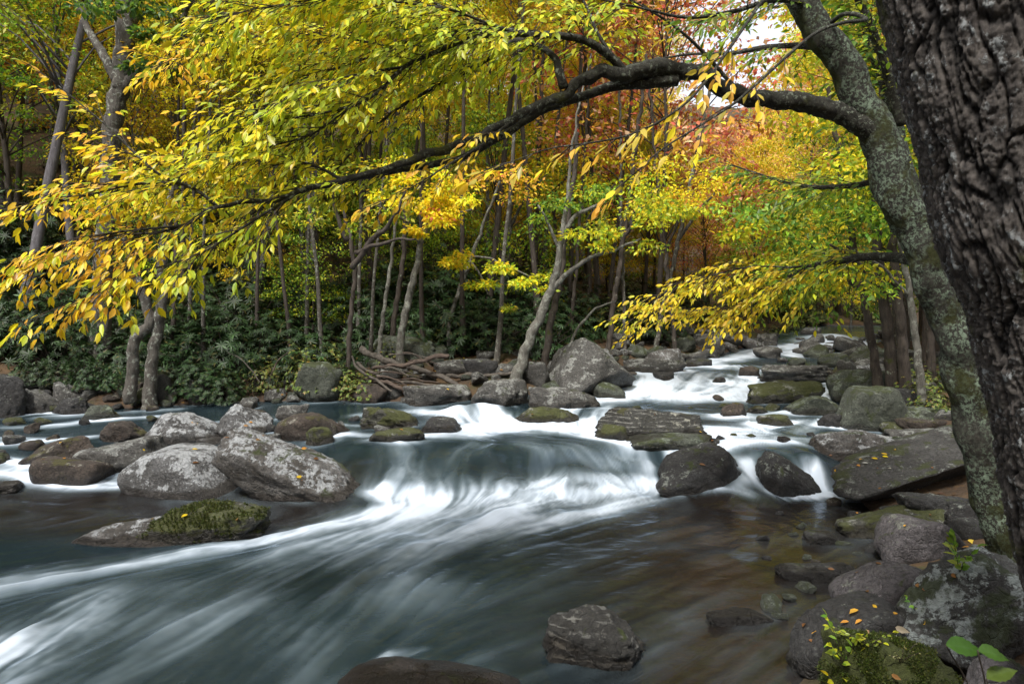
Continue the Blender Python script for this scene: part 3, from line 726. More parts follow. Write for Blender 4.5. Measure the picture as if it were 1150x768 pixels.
 ('rock',520,560,402,424,'dark','dark stone at the edge of the rhododendron behind the blunt boulder',dict(seed=93,sub=4)),
 ('rock',585,618,405,434,'grey','pale grey stone right of the leaning pale tree foot',dict(seed=94,sub=4,sharp=16)),
 ('rock',556,586,408,424,'grey','small grey stone left of the leaning pale tree foot',dict(seed=95,sub=4)),
 ('rock',612,640,404,420,'grey','flat stone tucked behind the tall peaked boulder',dict(seed=96,sub=4)),
 ('rock',696,770,402,419,'grey','long low grey shore rock beyond the tall peaked boulder',dict(seed=97,dep=.4)),
 ('rock',766,800,402,413,'dark','dark shore stone where the far shore meets the rapid',dict(seed=98,sub=4)),
]
for nm, L, R, T, B, mt, lb, op in RK:
    rock(nm, L, R, T, B, mt, lb, nm, **op)

# broken white water round the stones that stand in the current
wv = np.stack([X.ravel(), Y.ravel()], -1)[used]; fo_ = foam[used].copy(); nn2 = n2.ravel()[used]
for o in list(C.objects):
    if o.name.startswith(('rock', 'boulder')):
        bx = o.dimensions if o.dimensions.x else o.bound_box
        co = np.array([c[:] for c in o.bound_box]); a, b_ = np.ptp(co[:, 0]) / 2 * .93, np.ptp(co[:, 1]) / 2 * .93
        dxy = wv - np.array(o.location[:2]); near = (np.abs(dxy) < max(a, b_) + .6).all(1)
        if not near.any(): continue
        d_ = dxy[near]; e = (np.sqrt((d_[:, 0] / a) ** 2 + (d_[:, 1] / b_) ** 2) - 1) * min(a, b_)
        fast = ss(8.4, 9.4, o.location.y) * .5 + .10
        loc_ = fo_[near]; fo_[near] = np.clip(loc_ + np.exp(-(e / .13) ** 2) * fast * np.clip(.6 + .5 * nn2[near], 0, 1.4) * (.45 + loc_), 0, 1)
water.data.attributes['foam'].data.foreach_set('value', fo_.astype(np.float32))

# loose stones by the hundred of which each is its own object: prototypes, then copies
protos = []
for i, mt in enumerate(['grey', 'green', 'pale2', 'grey', 'dark', 'moss', 'grey', 'brown']):
    v, f = rock_shape(300 + i, 4, 11, 13, .12, .04, .2)
    v = v * np.array([.5, .42, .33])
    protos.append(mesh_arrays('stone', v, [f], RM[mt], True, {'wet': 1 - ss(-.3, .0, v[:, 2])}))
placed = []
def stones(n, region, smin, smax, label, group, want=lambda sd, left: True, gap=.55, mats=None, name='stone'):
    c = 0; tries = 0
    while c < n and tries < n * 60:
        tries += 1
        px = random.uniform(region[0], region[1]); py = random.uniform(region[2], region[3])
        x, y, z = hit(px, py)
        if y > 60: continue
        sd, lf = banks(np.array([x]), np.array([y]))
        if not want(sd[0], lf[0]): continue
        s = smin + (smax - smin) * random.random() ** 2
        if any((x - a) ** 2 + (y - b) ** 2 < (gap * (s + t) / 1.4) ** 2 for a, b, t in placed): continue
        placed.append((x, y, s))
        o = link(name, random.choice(protos if mats is None else [protos[i] for i in mats]), None, (x, y, z + s * random.uniform(.0, .14)))
        o.scale = (s * random.uniform(.8, 1.3), s, s * random.uniform(.7, 1.1)); o.rotation_euler = (random.uniform(-.4, .4), random.uniform(-.4, .4), random.uniform(0, 6.3))
        tag(o, label, 'stone', group); c += 1
for o in list(C.objects):
    if o.name.startswith(('rock', 'boulder')): placed.append((o.location.x, o.location.y, max(o.dimensions.x, o.dimensions.y) * .62))
stones(64, (-40, 330, 425, 470), .25, .75, 'dark stone in the jumble along the shaded shrubby bank', 'stones along the shrubby bank', lambda s, l: l and -.2 < s < 1.6, mats=[0, 1, 4, 4, 5, 7])
stones(46, (400, 720, 395, 460), .2, .65, 'grey stone in the jumble around the driftwood and the leaning tree', 'stones round the driftwood', lambda s, l: l and -.15 < s < 2.6, mats=[0, 3, 6, 1, 2])
stones(60, (690, 880, 378, 418), .3, 1.1, 'grey stone on the far stony shore under the low yellow branches', 'stones of the far shore', lambda s, l: l and -.5 < s < 2.2, mats=[0, 3, 6, 2, 1])
stones(34, (850, 1000, 374, 408), .3, .9, 'stone among the far cascades upstream', 'stones in the far cascades', lambda s, l: s < .6, mats=[0, 3, 6, 1, 2], gap=.7)
stones(60, (900, 1062, 384, 500), .25, .7, 'stone in the rubble of the bank behind the lichened leaning tree', 'rubble behind the leaning tree', lambda s, l: (not l) and s > -.2, mats=[0, 3, 1, 4, 5])
stones(26, (0, 430, 452, 505), .16, .42, 'small stone breaking the current among the pale midstream boulders', 'small stones in the side current', lambda s, l: s < -.2, mats=[0, 5, 7, 4, 6], gap=.7)
stones(18, (850, 1010, 560, 720), .08, .24, 'small dark stone in the brown shallows of the near pool', 'small stones in the near shallows', lambda s, l: s < .1, mats=[4, 7, 1], gap=.8)
stones(16, (700, 930, 440, 500), .12, .3, 'small stone in the white water between the big midstream rocks', 'small stones in the white water', lambda s, l: s < -.2, mats=[4, 5, 7], gap=.8)
stones(30, (1000, 1130, 545, 680), .12, .38, 'dark stone between the boulders at the foot of the trees', 'stones at the tree feet', lambda s, l: s > .1, mats=[4, 7, 1])
# ------------------------------------------------------------------ near trees
def px_line(rows):
    """(px, py, distance, radius in metres) -> xyz r"""
    return np.array([[*W(a, b, d), r] for a, b, d, r in rows])
def limb_mb(rows, sides=10, bark=.1, step=.04, freq=14., raw=None, wob=.0, rs=1.):
    S = spline(px_line(rows) if raw is None else raw, step); S[:, 3] *= rs
    P, R = S[:, :3], np.clip(S[:, 3], .002, None)
    if wob:
        P = P + wob * np.stack([fbm(P * 3 + 5, 2), fbm(P * 3 + 35, 2), fbm(P * 3 + 75, 2)], -1) * np.clip(R / .03, .3, 1)[:, None]
    mb = MB(); mb.tube(P, R, sides, bark, freq, 3.3); return mb, P, R

# the great furrowed trunk at the picture edge
def great_trunk():
    D = 2.5
    rows = [(1330,820,D,.46),(1314,740,D,.42),(1306,690,D,.405),(1290,620,D,.40),(1272,540,D,.395),(1256,460,D,.39),(1238,380,D,.39),(1219,310,D,.39),(1190,240,D,.395),(1168,150,D,.395),(1148,70,D,.40),(1132,0,D,.405),(1116,-70,D,.40),(1090,-200,D,.39),(1062,-340,D,.38)]
    rows = [(px, py, d - .0, r) for px, py, d, r in rows]
    S = spline(px_line(rows), .006); P, R = S[:, :3], S[:, 3]
    P = np.vstack([P[0] + [0, 0, -.35], P]); R = np.concatenate([[R[0] * 1.25], R])
    T, N, B = frames(P)
    m = 420; a = np.linspace(0, 2 * PI, m, endpoint=False)
    d = N[:, None] * np.cos(a)[None, :, None] + B[:, None] * np.sin(a)[None, :, None]
    arc = np.concatenate([[0], np.cumsum(np.linalg.norm(np.diff(P, axis=0), axis=1))])
    A, Zc = np.meshgrid(a, arc)
    q = np.stack([np.cos(A).ravel() * .4, np.sin(A).ravel() * .4, Zc.ravel()], -1)
    warp = np.stack([fbm(q * 2.2 + 9, 3), fbm(q * 2.2 + 49, 3), np.zeros(len(q))], -1) * .035
    qq = (q + warp) * np.array([1, 1, .10])
    f1 = np.abs(perlin(qq * 19)); f2 = np.abs(perlin(qq * 43 + 7)); 
    cross = np.abs(perlin((q + warp) * np.array([10, 10, 17.]) + 3))
    wq = (q + warp * 1.5) * np.array([17, 17, 2.6]); (e1, i1), (e2, i2), (e3, i3) = worley(wq), worley((q + warp * 1.2) * np.array([40, 40, 8.]) + 9), worley((q + warp) * np.array([66, 66, 34.]) + 5)
    plate = ss(.0, .17, e1) * (.36 + .22 * i1) + ss(.0, .15, e2) * (.14 + .14 * i2) + ss(.0, .15, e3) * (.05 + .10 * i3)
    if 0: plate = np.clip(f1 * 3.6, 0, 1) * .74 + np.clip(f2 * 3., 0, 1) * .26
    plate = plate * (.86 + .14 * np.clip(cross * 6, 0, 1))
    fine = fbm(q * 45, 4)
    r = R[:, None] * (1 + .05 * fbm(q * np.array([1.5, 1.5, .8]), 3).reshape(A.shape)) + (.040 * plate + .005 * fine - .026).reshape(A.shape)
    # old wound with swollen rim, level with the fork of the limb
    V = (P[:, None] + d * r[..., None]).reshape(-1, 3)
    n = len(P); i = np.arange(n - 1)[:, None] * m; j = np.arange(m)[None]; j2 = (j + 1) % m
    qd = np.stack([i + j, i + j2, i + m + j2, i + m + j], -1).reshape(-1, 4)
    return mesh_arrays('trunk', V, [qd], BM['big'], True, {'furrow': plate})
gt = thing('tree', 'great dark furrowed tree trunk closest to the camera, filling the picture edge', 'tree', (0, 0, 0))
link('trunk', great_trunk(), gt)

# the leaning lichened tree whose limb crosses the stream
ht = thing('tree', 'leaning lichened tree whose long mossy limb arches over the whole stream', 'tree', (0, 0, 0))
trunk_rows = [(1150,690,5.5,.27),(1140,640,5.45,.225),(1127,590,5.42,.2),(1108,530,5.4,.185),(1091,460,5.38,.17),(1077,400,5.37,.162),(1056,340,5.36,.16),(1036,285,5.35,.166),(1016,240,5.35,.17),(1000,195,5.35,.172),(984,150,5.35,.17),(966,110,5.35,.155),(944,72,5.34,.148),(918,35,5.33,.14),(897,-5,5.32,.132),(872,-60,5.3,.125),(845,-130,5.3,.115),(820,-220,5.3,.1)]
mb, _, _ = limb_mb(trunk_rows, 128, .10, .012, 9., None, .03, .82)
link('trunk', mb.mesh('trunk', BM['lich']), ht)
HB = {}
def branch(key, rows, mat='limb', sides=10, parent=ht, bark=.14, wob=.015, name='branch', label=None, rs=.9):
    mb, P, R = limb_mb(rows, sides, bark, .025 if sides > 8 else .04, 16., None, wob, rs)
    o = link(name, mb.mesh(name, BM[mat]), parent); HB[key] = (P, R)
    if label: o['label'] = label
    return P, R
branch('A', [(992,178,5.38,.10),(975,148,5.33,.112),(945,126,5.28,.102),(905,117,5.25,.097),(865,113,5.2,.094),(828,106,5.15,.088),(795,90,5.1,.083),(765,79,5.05,.082),(735,78,5.0,.083),(705,78,4.95,.08),(680,81,4.92,.07),(655,92,4.88,.06),(625,106,4.82,.054),(595,122,4.78,.05),(560,142,4.73,.047),(530,156,4.7,.044),(500,168,4.65,.041),(460,182,4.6,.038),(425,193,4.55,.035),(385,203,4.5,.032),(350,210,4.45,.029),(310,221,4.4,.025),(270,228,4.35,.021),(235,236,4.3,.018),(205,252,4.28,.015),(165,262,4.26,.011),(120,268,4.24,.008),(80,280,4.22,.005)], sides=32, bark=.26, wob=.055, rs=.70)
branch('C', [(760,90,5.06,.05),(725,93,5.05,.048),(690,95,5.05,.042),(655,109,5.03,.036),(620,120,5.02,.034),(590,136,5.02,.032),(560,155,5.0,.03),(520,176,5.0,.028),(480,186,5.0,.026),(430,195,5.0,.024),(380,203,4.95,.02),(330,216,4.9,.015),(290,236,4.85,.01),(250,262,4.8,.007),(215,285,4.75,.004)], sides=16)
branch('D', [(706,84,4.96,.04),(690,68,4.9,.036),(668,52,4.82,.032),(640,42,4.77,.03),(600,38,4.72,.027),(560,40,4.67,.024),(520,47,4.62,.021),(490,58,4.57,.018),(455,76,4.52,.015),(425,103,4.48,.012),(395,120,4.44,.01),(355,128,4.4,.007),(300,136,4.36,.004)], sides=14)
branch('E', [(632,98,4.84,.04),(627,80,4.83,.034),(624,66,4.82,.03),(606,52,4.86,.024),(580,47,4.9,.022),(562,57,4.92,.02),(530,77,4.95,.018),(495,95,4.97,.016),(455,116,5.0,.013),(428,137,5.0,.011),(400,166,5.0,.009),(378,190,5.0,.006)], sides=12)
branch('G', [(608,39,4.73,.017),(560,34,4.78,.015),(500,38,4.84,.013),(440,53,4.9,.011),(410,66,4.95,.009),(350,86,5.0,.007),(290,112,5.0,.005),(235,135,5.0,.003)], sides=8)
branch('G2', [(440,53,4.9,.009),(380,42,5.0,.008),(310,40,5.1,.006),(240,52,5.2,.004),(190,70,5.2,.003)], sides=8)
branch('H', [(580,38,4.7,.014),(545,26,4.6,.012),(500,10,4.5,.01),(440,2,4.4,.008),(370,-2,4.35,.006),(300,8,4.3,.005),(240,22,4.3,.003)], sides=8)
branch('H2', [(500,10,4.5,.008),(440,-20,4.5,.007),(370,-40,4.5,.005),(300,-45,4.5,.004)], sides=6)
branch('I', [(243,232,4.31,.014),(222,215,4.3,.012),(200,206,4.3,.011),(156,207,4.3,.009),(120,214,4.3,.007),(80,224,4.3,.005),(20,240,4.3,.003)], sides=8)
branch('J', [(203,207,4.3,.009),(172,191,4.35,.008),(129,150,4.4,.007),(95,120,4.45,.005),(60,92,4.5,.003)], sides=8)
branch('K', [(205,253,4.28,.01),(160,258,4.2,.008),(110,266,4.15,.006),(70,285,4.1,.004),(25,310,4.1,.002)], sides=6)
branch('L', [(335,216,4.42,.012),(300,238,4.3,.01),(262,262,4.2,.008),(225,284,4.15,.006),(180,300,4.1,.004),(140,315,4.1,.002)], sides=8)
branch('M', [(385,203,4.5,.012),(350,185,4.5,.01),(300,180,4.5,.008),(250,186,4.5,.006),(195,180,4.5,.004),(150,172,4.5,.002)], sides=8)
branch('N', [(395,120,4.44,.008),(350,150,4.4,.007),(300,165,4.35,.006),(250,172,4.3,.004),(205,180,4.3,.002)], sides=6)
branch('O', [(455,76,4.52,.01),(400,84,4.4,.008),(345,100,4.3,.006),(285,128,4.25,.004),(240,150,4.2,.003)], sides=6)
branch('P', [(172,262,4.25,.009),(160,285,4.2,.007),(120,320,4.1,.005),(80,345,4.05,.003)], sides=6)
# thin drooping limbs near the camera, from high on the trunk
branch('R', [(925,30,5.32,.02),(950,16,5.0,.018),(973,22,4.6,.015),(945,26,4.3,.013),(905,45,4.1,.011),(862,84,3.9,.009),(825,115,3.75,.008),(785,142,3.65,.006),(745,168,3.55,.005),(700,205,3.5,.003)], sides=8)
branch('R2', [(880,-30,5.3,.02),(850,10,4.6,.014),(815,60,4.1,.01),(775,112,3.8,.008),(725,145,3.6,.006),(670,160,3.5,.005),(615,168,3.45,.004),(565,185,3.4,.002)], sides=8)
branch('R3', [(905,5,5.3,.025),(870,0,5.0,.02),(820,14,4.8,.016),(770,20,4.7,.012),(715,8,4.6,.008),(650,-5,4.5,.005)], sides=8)
branch('R4', [(930,55,5.33,.03),(880,52,5.6,.024),(820,60,5.9,.018),(770,62,6.1,.012),(720,70,6.3,.007)], sides=8)
# the second, thinner stem behind, and two side limbs with their own leaves
branch('S', [(1044,290,5.55,.09),(1030,230,5.7,.075),(1008,150,5.85,.066),(990,80,5.95,.06),(972,20,6.0,.055),(955,-60,6.0,.045)], mat='lich', sides=20, bark=.08, name='second_stem')
branch('S2', [(1012,140,5.6,.05),(998,90,5.65,.042),(985,45,5.7,.036),(965,0,5.75,.03),(940,-50,5.8,.02)], sides=10)
branch('U', [(1026,292,5.4,.05),(995,288,5.7,.044),(955,291,6.1,.038),(915,298,6.6,.03),(882,314,7.0,.024),(855,330,7.3,.018),(815,343,7.6,.012),(770,350,7.8,.008),(710,352,8.0,.004)], sides=12)
branch('V', [(1004,198,5.4,.035),(980,204,5.7,.03),(935,211,6.1,.024),(895,208,6.5,.018),(860,198,6.8,.012),(820,185,7.0,.007)], sides=10)
branch('U2', [(930,295,6.5,.016),(890,300,6.8,.012),(840,300,7.1,.009),(780,315,7.3,.006),(730,335,7.4,.004)], sides=6)

class Leafer:
    def __init__(s): s.P, s.T, s.N, s.L, s.Wd, s.c = [], [], [], [], [], []; s.tw = MB()
    def leaf(s, p, t, n, l, w, c): s.P.append(p); s.T.append(t); s.N.append(n); s.L.append(l); s.Wd.append(w); s.c.append(c)
    def twig(s, p, d, length, leafL, colf, droop=.25, spacing=.05, r0=.004, side0=1, depth=0, ratio=.42, two=.5):
        n = max(3, int(length / .05)); pts = [np.array(p)]; d = np.array(d, float)
        for i in range(n):
            d = d + np.array([0, 0, -droop * .05 / .3]) + rng.normal(0, .05, 3); d /= np.linalg.norm(d)
            pts.append(pts[-1] + d * length / n)
        pts = np.array(pts); s.tw.tube(pts, np.linspace(r0, .0012, len(pts)), 4)
        k = int(length / spacing); side = side0
        up = np.array([0, 0, 1.])
        for i in range(1, k + 1):
            t = i / k * (len(pts) - 1); a = int(min(t, len(pts) - 2)); q = pts[a] + (pts[a + 1] - pts[a]) * (t - a)
            tg = pts[a + 1] - pts[a]; tg = tg / (np.linalg.norm(tg) + 1e-9)
            sv = np.cross(tg, up); sv /= np.linalg.norm(sv) + 1e-9
            side = -side
            if depth < 1 and length > .3 and i < k * .8 and random.random() < two:
                s.twig(q, tg * .75 + sv * side * .7 + up * random.uniform(-.1, .15), length * random.uniform(.35, .6), leafL, colf, droop, spacing, r0 * .6, side, depth + 1, ratio)
                continue
            if i / k < .12: continue
            ld = tg * .85 + sv * side * .5 + np.array([-.15, 0, -.36]) + rng.normal(0, .2, 3)
            nn = up * .75 + rng.normal(0, .45, 3) + np.array([-.15, -.4, 0])
            l = leafL * random.uniform(.65, 1.2)
            s.leaf(q, ld, nn, l, l * ratio * random.uniform(.8, 1.15), colf(q))
        s.leaf(pts[-1], d + np.array([0, 0, -.3]), up + rng.normal(0, .4, 3), leafL, leafL * ratio, colf(pts[-1]))
    def along(s, key, t0, t1, gap, length, leafL, colf, droop=.25, spread=.8, spacing=.05, fwd=.7, bias=(0, 0, 0), two=.5):
        P, R = HB[key]; arc = np.concatenate([[0], np.cumsum(np.linalg.norm(np.diff(P, axis=0), axis=1))])
        u = t0 * arc[-1]; side = 1
        while u < t1 * arc[-1]:
            i = min(np.searchsorted(arc, u), len(P) - 2); i = max(i, 1)
            tg = norm(P[min(i + 2, len(P) - 1)] - P[max(i - 2, 0)]); up = np.array([0, 0, 1.])
            sv = norm(np.cross(tg, up)); a = random.uniform(-.9, .9)
            d = tg * fwd + (sv * side * math.cos(a) + up * math.sin(a) * .8) * spread + np.array(bias)
            f = 1 - .45 * (u / arc[-1])
            s.twig(P[i], norm(d), length * f * random.uniform(.6, 1.25), leafL, colf, droop, spacing, .004, side, two=two)
            side = -side; u += gap * random.uniform(.6, 1.4)
        tg = norm(P[-1] - P[-4]); s.twig(P[-1], tg, length * .5, leafL, colf, droop, spacing)
    def build(s, parent, mat, detail=1, name='crown', twigname='twigs', tmat='twig', keep=None):
        c = np.array(s.c); P = np.array(s.P)
        v, q, t, cc = leaves(P, np.array(s.T), np.array(s.N), np.array(s.L), np.array(s.Wd), c, detail)
        o = link(name, mesh_arrays(name, v, [x for x in (q, t) if x is not None], mat, True, {'Col': cc}), parent)
        if s.tw.v: w = link(twigname, s.tw.mesh(twigname, BM[tmat]), parent)
        return len(c)
branch('T', [(835,108,5.16,.02),(800,70,5.1,.016),(770,40,5.0,.012),(735,15,4.9,.009),(690,-10,4.8,.006)], sides=8)
branch('T2', [(690,70,4.9,.02),(672,40,5.0,.015),(660,10,5.1,.01),(640,-25,5.2,.006)], sides=8)
branch('T3', [(580,132,4.75,.014),(545,160,4.6,.01),(505,185,4.5,.007),(455,215,4.4,.004),(420,232,4.4,.003)], sides=6)
def hero_col(q):
    x, z = q[0], q[2]; nz = float(perlin(np.array([q]) * 1.7)[0]); t = np.clip((-x - 1.9) / .9 + nz * .9, 0, 1)
    g_ = float(perlin(np.array([q]) * np.array([.9, .9, 1.4]) + 20)[0]) + .3 * (x + 1.7)
    if g_ > .12 and random.random() < .6: c = random.choice([(.40, .48, .04), (.50, .56, .04), (.30, .42, .035), YG])
    elif random.random() < t * .75: c = random.choice([GOLD, GOLD, YEL, ORG, (.85, .46, .05)])
    else: c = random.choice([YEL, YEL, YG, (.78, .68, .03), (.66, .62, .03), (.50, .56, .04), (.40, .48, .04)])
    k = random.gauss(1, .2); return np.clip(np.array(c) * min(max(k, .5), 1.5), 0, .9)
def dangle_col(q): return np.clip(np.array(random.choice([GOLD, YEL, (.6, .45, .06), ORG, (.5, .42, .06)])) * random.uniform(.7, 1.2), 0, .9)
def u_col(q): return np.clip(np.array(random.choice([YEL, YEL, YG, GOLD, (.62, .52, .05)] if q[0] < 2.7 else [LGRN, YG, GRN, YEL, (.3, .36, .04)])) * random.uniform(.6, 1.25), 0, .9)
def g_col(q): return np.clip(np.array(random.choice([GRN, GRN, LGRN, OLV, YG])) * random.uniform(.6, 1.3), 0, .9)
lf = Leafer()
LS = .074
lf.along('A', .66, 1, .11, .66, LS, hero_col, bias=(-.25, -.05, -.05))
lf.along('C', .62, 1, .12, .55, LS, hero_col, bias=(-.3, 0, -.1))
lf.along('D', .12, 1, .045, .65, LS, hero_col, bias=(-.3, 0, 0))
lf.along('E', .25, 1, .05, .55, LS, hero_col, bias=(-.3, 0, 0))
for kx in ('G', 'G2', 'H', 'H2'): lf.along(kx, .05, 1, .04, .66, LS, hero_col, bias=(-.3, 0, -.05))
for kx in ('I', 'M', 'N', 'O'): lf.along(kx, .05, 1, .06, .62, LS, hero_col, bias=(-.3, 0, -.1))
lf.along('J', .05, 1, .1, .5, LS, hero_col, bias=(-.3, 0, -.1))
for kx in ('K', 'L', 'P'): lf.along(kx, .05, 1, .055, .52, LS, hero_col, droop=.45, bias=(-.3, 0, -.2))
lf.along('R', .5, 1, .2, .38, .085, dangle_col, droop=.6, bias=(-.3, 0, -.2), two=.1)
lf.along('R2', .42, 1, .15, .4, .085, dangle_col, droop=.6, bias=(-.4, 0, -.2), two=.1)
lf.along('R3', .05, .55, .05, .5, .07, g_col, two=.4); lf.along('R3', .75, 1, .09, .5, .07, hero_col, two=.4); lf.along('R4', .1, 1, .12, .45, .065, g_col, two=.3)
lf.along('U', .15, 1, .05, .75, .075, u_col, bias=(-.3, 0, -.15)); lf.along('U2', .1, 1, .05, .65, .075, u_col, bias=(-.3, 0, -.15))
lf.along('T2', .1, 1, .05, .6, LS, hero_col); lf.along('T3', .15, 1, .07, .42, LS, dangle_col, droop=.4); lf.along('T', .5, 1, .16, .4, LS, dangle_col)
lf.along('V', .1, 1, .07, .7, .075, g_col, bias=(-.2, 0, 0))
lf.along('S', .25, 1, .055, .8, .08, g_col); lf.along('S2', .1, 1, .055, .8, .08, g_col)
nl = lf.build(ht, LMH, 1)
print('hero leaves', nl)

# ------------------------------------------------------------------ bank trees one can tell apart
def spray(n, ctr, rad, leafL, pal, flat=.3, up=.5):
    """one spray of leaves round a point -> arrays"""
    ctr = np.asarray(ctr, float)
    d = norm(rng.normal(size=(n, 3))) * rng.random((n, 1)) ** .45
    P = ctr + d * np.array([rad, rad, rad * flat])
    P[:, 2] -= .25 * rad * (d[:, 0] ** 2 + d[:, 1] ** 2)
    T = d * np.array([1, 1, .3]) + rng.normal(0, .45, (n, 3)) + np.array([0, 0, -.3])
    N = rng.normal(0, .5, (n, 3)) + np.array([0, 0, .9])
    L = leafL * rng.uniform(.7, 1.25, n)
    return P, T, N, L, L * rng.uniform(.45, .65, n), hsvjit(pick(pal, n) * rng.uniform(.75, 1.2), n)
def bank_tree(label, rows, mat, limbs=(), sprays=(), group=None, cat='tree', sides=20):
    """rows px trunk; base is sunk to the ground; limbs px rows; sprays (px,py,D,radius_m,count,leaf,palette)"""
    D = rows[0][2]; b = W(*rows[0][:3]); base = (b[0], b[1], gz(b[0], b[1]) - .1)
    t = thing('tree', label, cat, base, group)
    raw = px_line(rows); raw = np.vstack([[base[0], base[1], base[2] - .1, raw[0, 3] * 1.35], raw]) if raw[0, 2] > base[2] + .02 else raw
    raw[:, :3] -= np.array(base)
    mb, _, _ = limb_mb(None, sides, .12, .06, 8., raw, .05, .72); link('trunk', mb.mesh('trunk', BM[mat]), t)
    for lr in limbs:
        r2 = px_line(lr); r2[:, :3] -= np.array(base)
        mb, _, _ = limb_mb(None, 8, .1, .06, 10., r2, .04); link('branch', mb.mesh('branch', BM[mat]), t)
    if sprays:
        A = [[] for _ in range(6)]
        for px, py, Ds, rad, n, ll, pal in sprays:
            c0 = np.array(W(px, py, Ds)) - np.array(base)
            m_ = max(1, n // 90)
            for _ in range(m_):
                off = rng.normal(size=3) * np.array([rad, rad, rad * .45]) * .55
                for a, x in zip(A, spray(n // m_, c0 + off, rad * .42, ll, pal, .35)): a.append(x)
        v, q, tr, cc = leaves(*[np.concatenate(a) for a in A], 0)
        o = link('crown', mesh_arrays('crown', v, [tr], LM, True, {'Col': cc}), t)
    return t
pY = [(YEL, 5), (GOLD, 2), (YG, 2)]; pYG = [(YG, 4), (YEL, 2), (LGRN, 2)]; pO = [(ORG, 4), (GOLD, 3), (YEL, 2), (RED, .6)]; pG = [(GRN, 4), (LGRN, 3), (YG, 1)]
pR = [(RED, 3), (PINK, 3), (ORG, 2), (GOLD, 1)]; pOl = [(OLV, 4), (LGRN, 2), (YG, 2), (GOLD, .6)]; pPk = [(PINK, 3), (ORG, 2), (GOLD, 2)]; pOak = [(GRN, 4), ((.07, .16, .05), 4), (LGRN, 1), (GOLD, .5)]

bank_tree('thick-trunked oak with a crooked bare limb and a few green leaves high on the bank', [(112,415,15,.34),(114,330,15,.27),(118,250,15,.25),(123,180,15,.25),(130,120,15,.26),(138,80,15,.28),(143,20,15,.29),(148,-80,15,.27),(152,-180,15,.24)], 'grey',
    [[(136,100,15,.13),(156,84,14.9,.12),(176,78,14.8,.11),(187,68,14.7,.10),(193,55,14.6,.085),(203,43,14.5,.075),(204,22,14.5,.06),(215,0,14.4,.04)], [(193,58,14.6,.07),(234,62,14.4,.055),(258,66,14.2,.045),(262,40,14.2,.03)], [(131,92,15,.11),(118,66,15,.10),(106,44,15.1,.085),(90,15,15.2,.06),(80,-20,15.2,.04)], [(203,43,14.5,.05),(230,20,14.4,.035),(265,14,14.3,.02)], [(148,10,15,.1),(170,-20,15,.07),(200,-50,15,.04)]],
    [(140,70,14.3,.8,260,.15,pOak),(190,18,14.3,.9,360,.15,pOak),(120,10,14.4,.9,280,.15,pOak),(250,40,14.2,.8,240,.15,pOak),(165,40,14.2,.6,160,.15,pOak),(215,-30,14,1.2,360,.15,pOak)], sides=32)
bank_tree('forked pale-barked tree standing on the shaded bank among rhododendron', [(168,440,13.3,.17),(172,400,13.3,.15),(178,360,13.3,.145),(184,328,13.3,.135),(181,300,13.3,.12),(186,260,13.4,.10),(196,200,13.5,.08)], 'grey', [[(146,452,13.2,.125),(149,420,13.2,.115),(152,385,13.2,.11),(158,374,13.2,.115),(168,366,13.25,.11),(166,346,13.25,.1),(158,322,13.2,.09),(148,300,13.2,.08),(140,270,13.2,.06),(128,235,13.2,.04)]],
    [(150,230,13.3,1.3,600,.11,pYG),(200,210,13.4,1.2,500,.11,pY)])
bank_tree('slim grey tree forking halfway up, between the forked pale one and the slate trunk', [(282,385,17,.17),(287,350,17,.15),(293,310,17,.145),(299,270,17,.13),(303,235,17,.11),(310,180,17,.09)], 'grey', [[(298,275,17,.08),(310,240,16.9,.07),(320,212,16.8,.05),(335,170,16.8,.03)]], [(300,170,17,2,900,.12,pOl)])
bank_tree('straight slate-coloured trunk rising alone on the slope, without low branches', [(351,350,22,.17),(352,300,22,.165),(353,240,22,.16),(355,150,22,.14),(358,20,22,.12),(360,-120,22,.1)], 'blue')
bank_tree('dark crooked tree with two long bent branches above the dark bank boulder', [(390,428,14.6,.08),(392,390,14.6,.075),(395,340,14.6,.07),(398,300,14.6,.066),(394,270,14.6,.058),(388,245,14.6,.045),(384,200,14.6,.03)], 'dark', [[(397,300,13.2,.06),(412,276,13.1,.055),(430,258,13,.045),(445,240,12.9,.03),(455,215,12.8,.02)], [(399,284,13.2,.05),(420,276,13,.04),(440,270,12.9,.03),(465,268,12.8,.02)], [(391,270,13.2,.05),(380,252,13.2,.04),(376,232,13.2,.03),(370,200,13.2,.02)]], [(420,240,13,1.2,420,.1,pOl),(372,215,13.2,1.1,420,.1,pYG)])
bank_tree('thin white stem growing from behind the moss-topped boulder', [(427,386,15,.07),(431,350,15,.062),(436,310,15,.058),(441,275,15,.05),(447,230,15,.04),(455,170,15,.03)], 'pale', [], [(455,190,15,1.2,420,.1,pYG)])
bank_tree('pale tree with a slight lean behind the round stone, bearing brilliant yellow leaves', [(450,384,15,.12),(457,345,15,.11),(465,310,15,.105),(473,278,15,.09),(482,240,15,.07),(496,200,15,.05)], 'pale', [[(474,275,15,.05),(458,250,14.6,.04),(440,238,14.3,.03),(424,232,14.1,.02)], [(480,250,15,.045),(505,240,14.5,.035),(530,236,14.2,.02)], [(486,232,14.9,.04),(500,210,14.4,.03),(505,196,14.2,.02)]],
    [(485,212,14.2,.85,900,.1,pY),(445,228,14.2,.6,420,.1,pY),(520,226,14.2,.75,620,.1,pY),(500,246,14.1,.6,420,.1,[(YEL, 5), (RED, 1), (GOLD, 1)]),(470,262,14.1,.4,200,.1,pY),(488,288,14,.3,120,.1,pY),(470,196,14.4,.7,420,.1,pY)])
bank_tree('reddish-brown slender trunk just behind the thin white stem', [(441,376,16,.09),(447,330,16,.085),(452,290,16,.08),(455,240,16,.07),(457,180,16,.05)], 'dark')
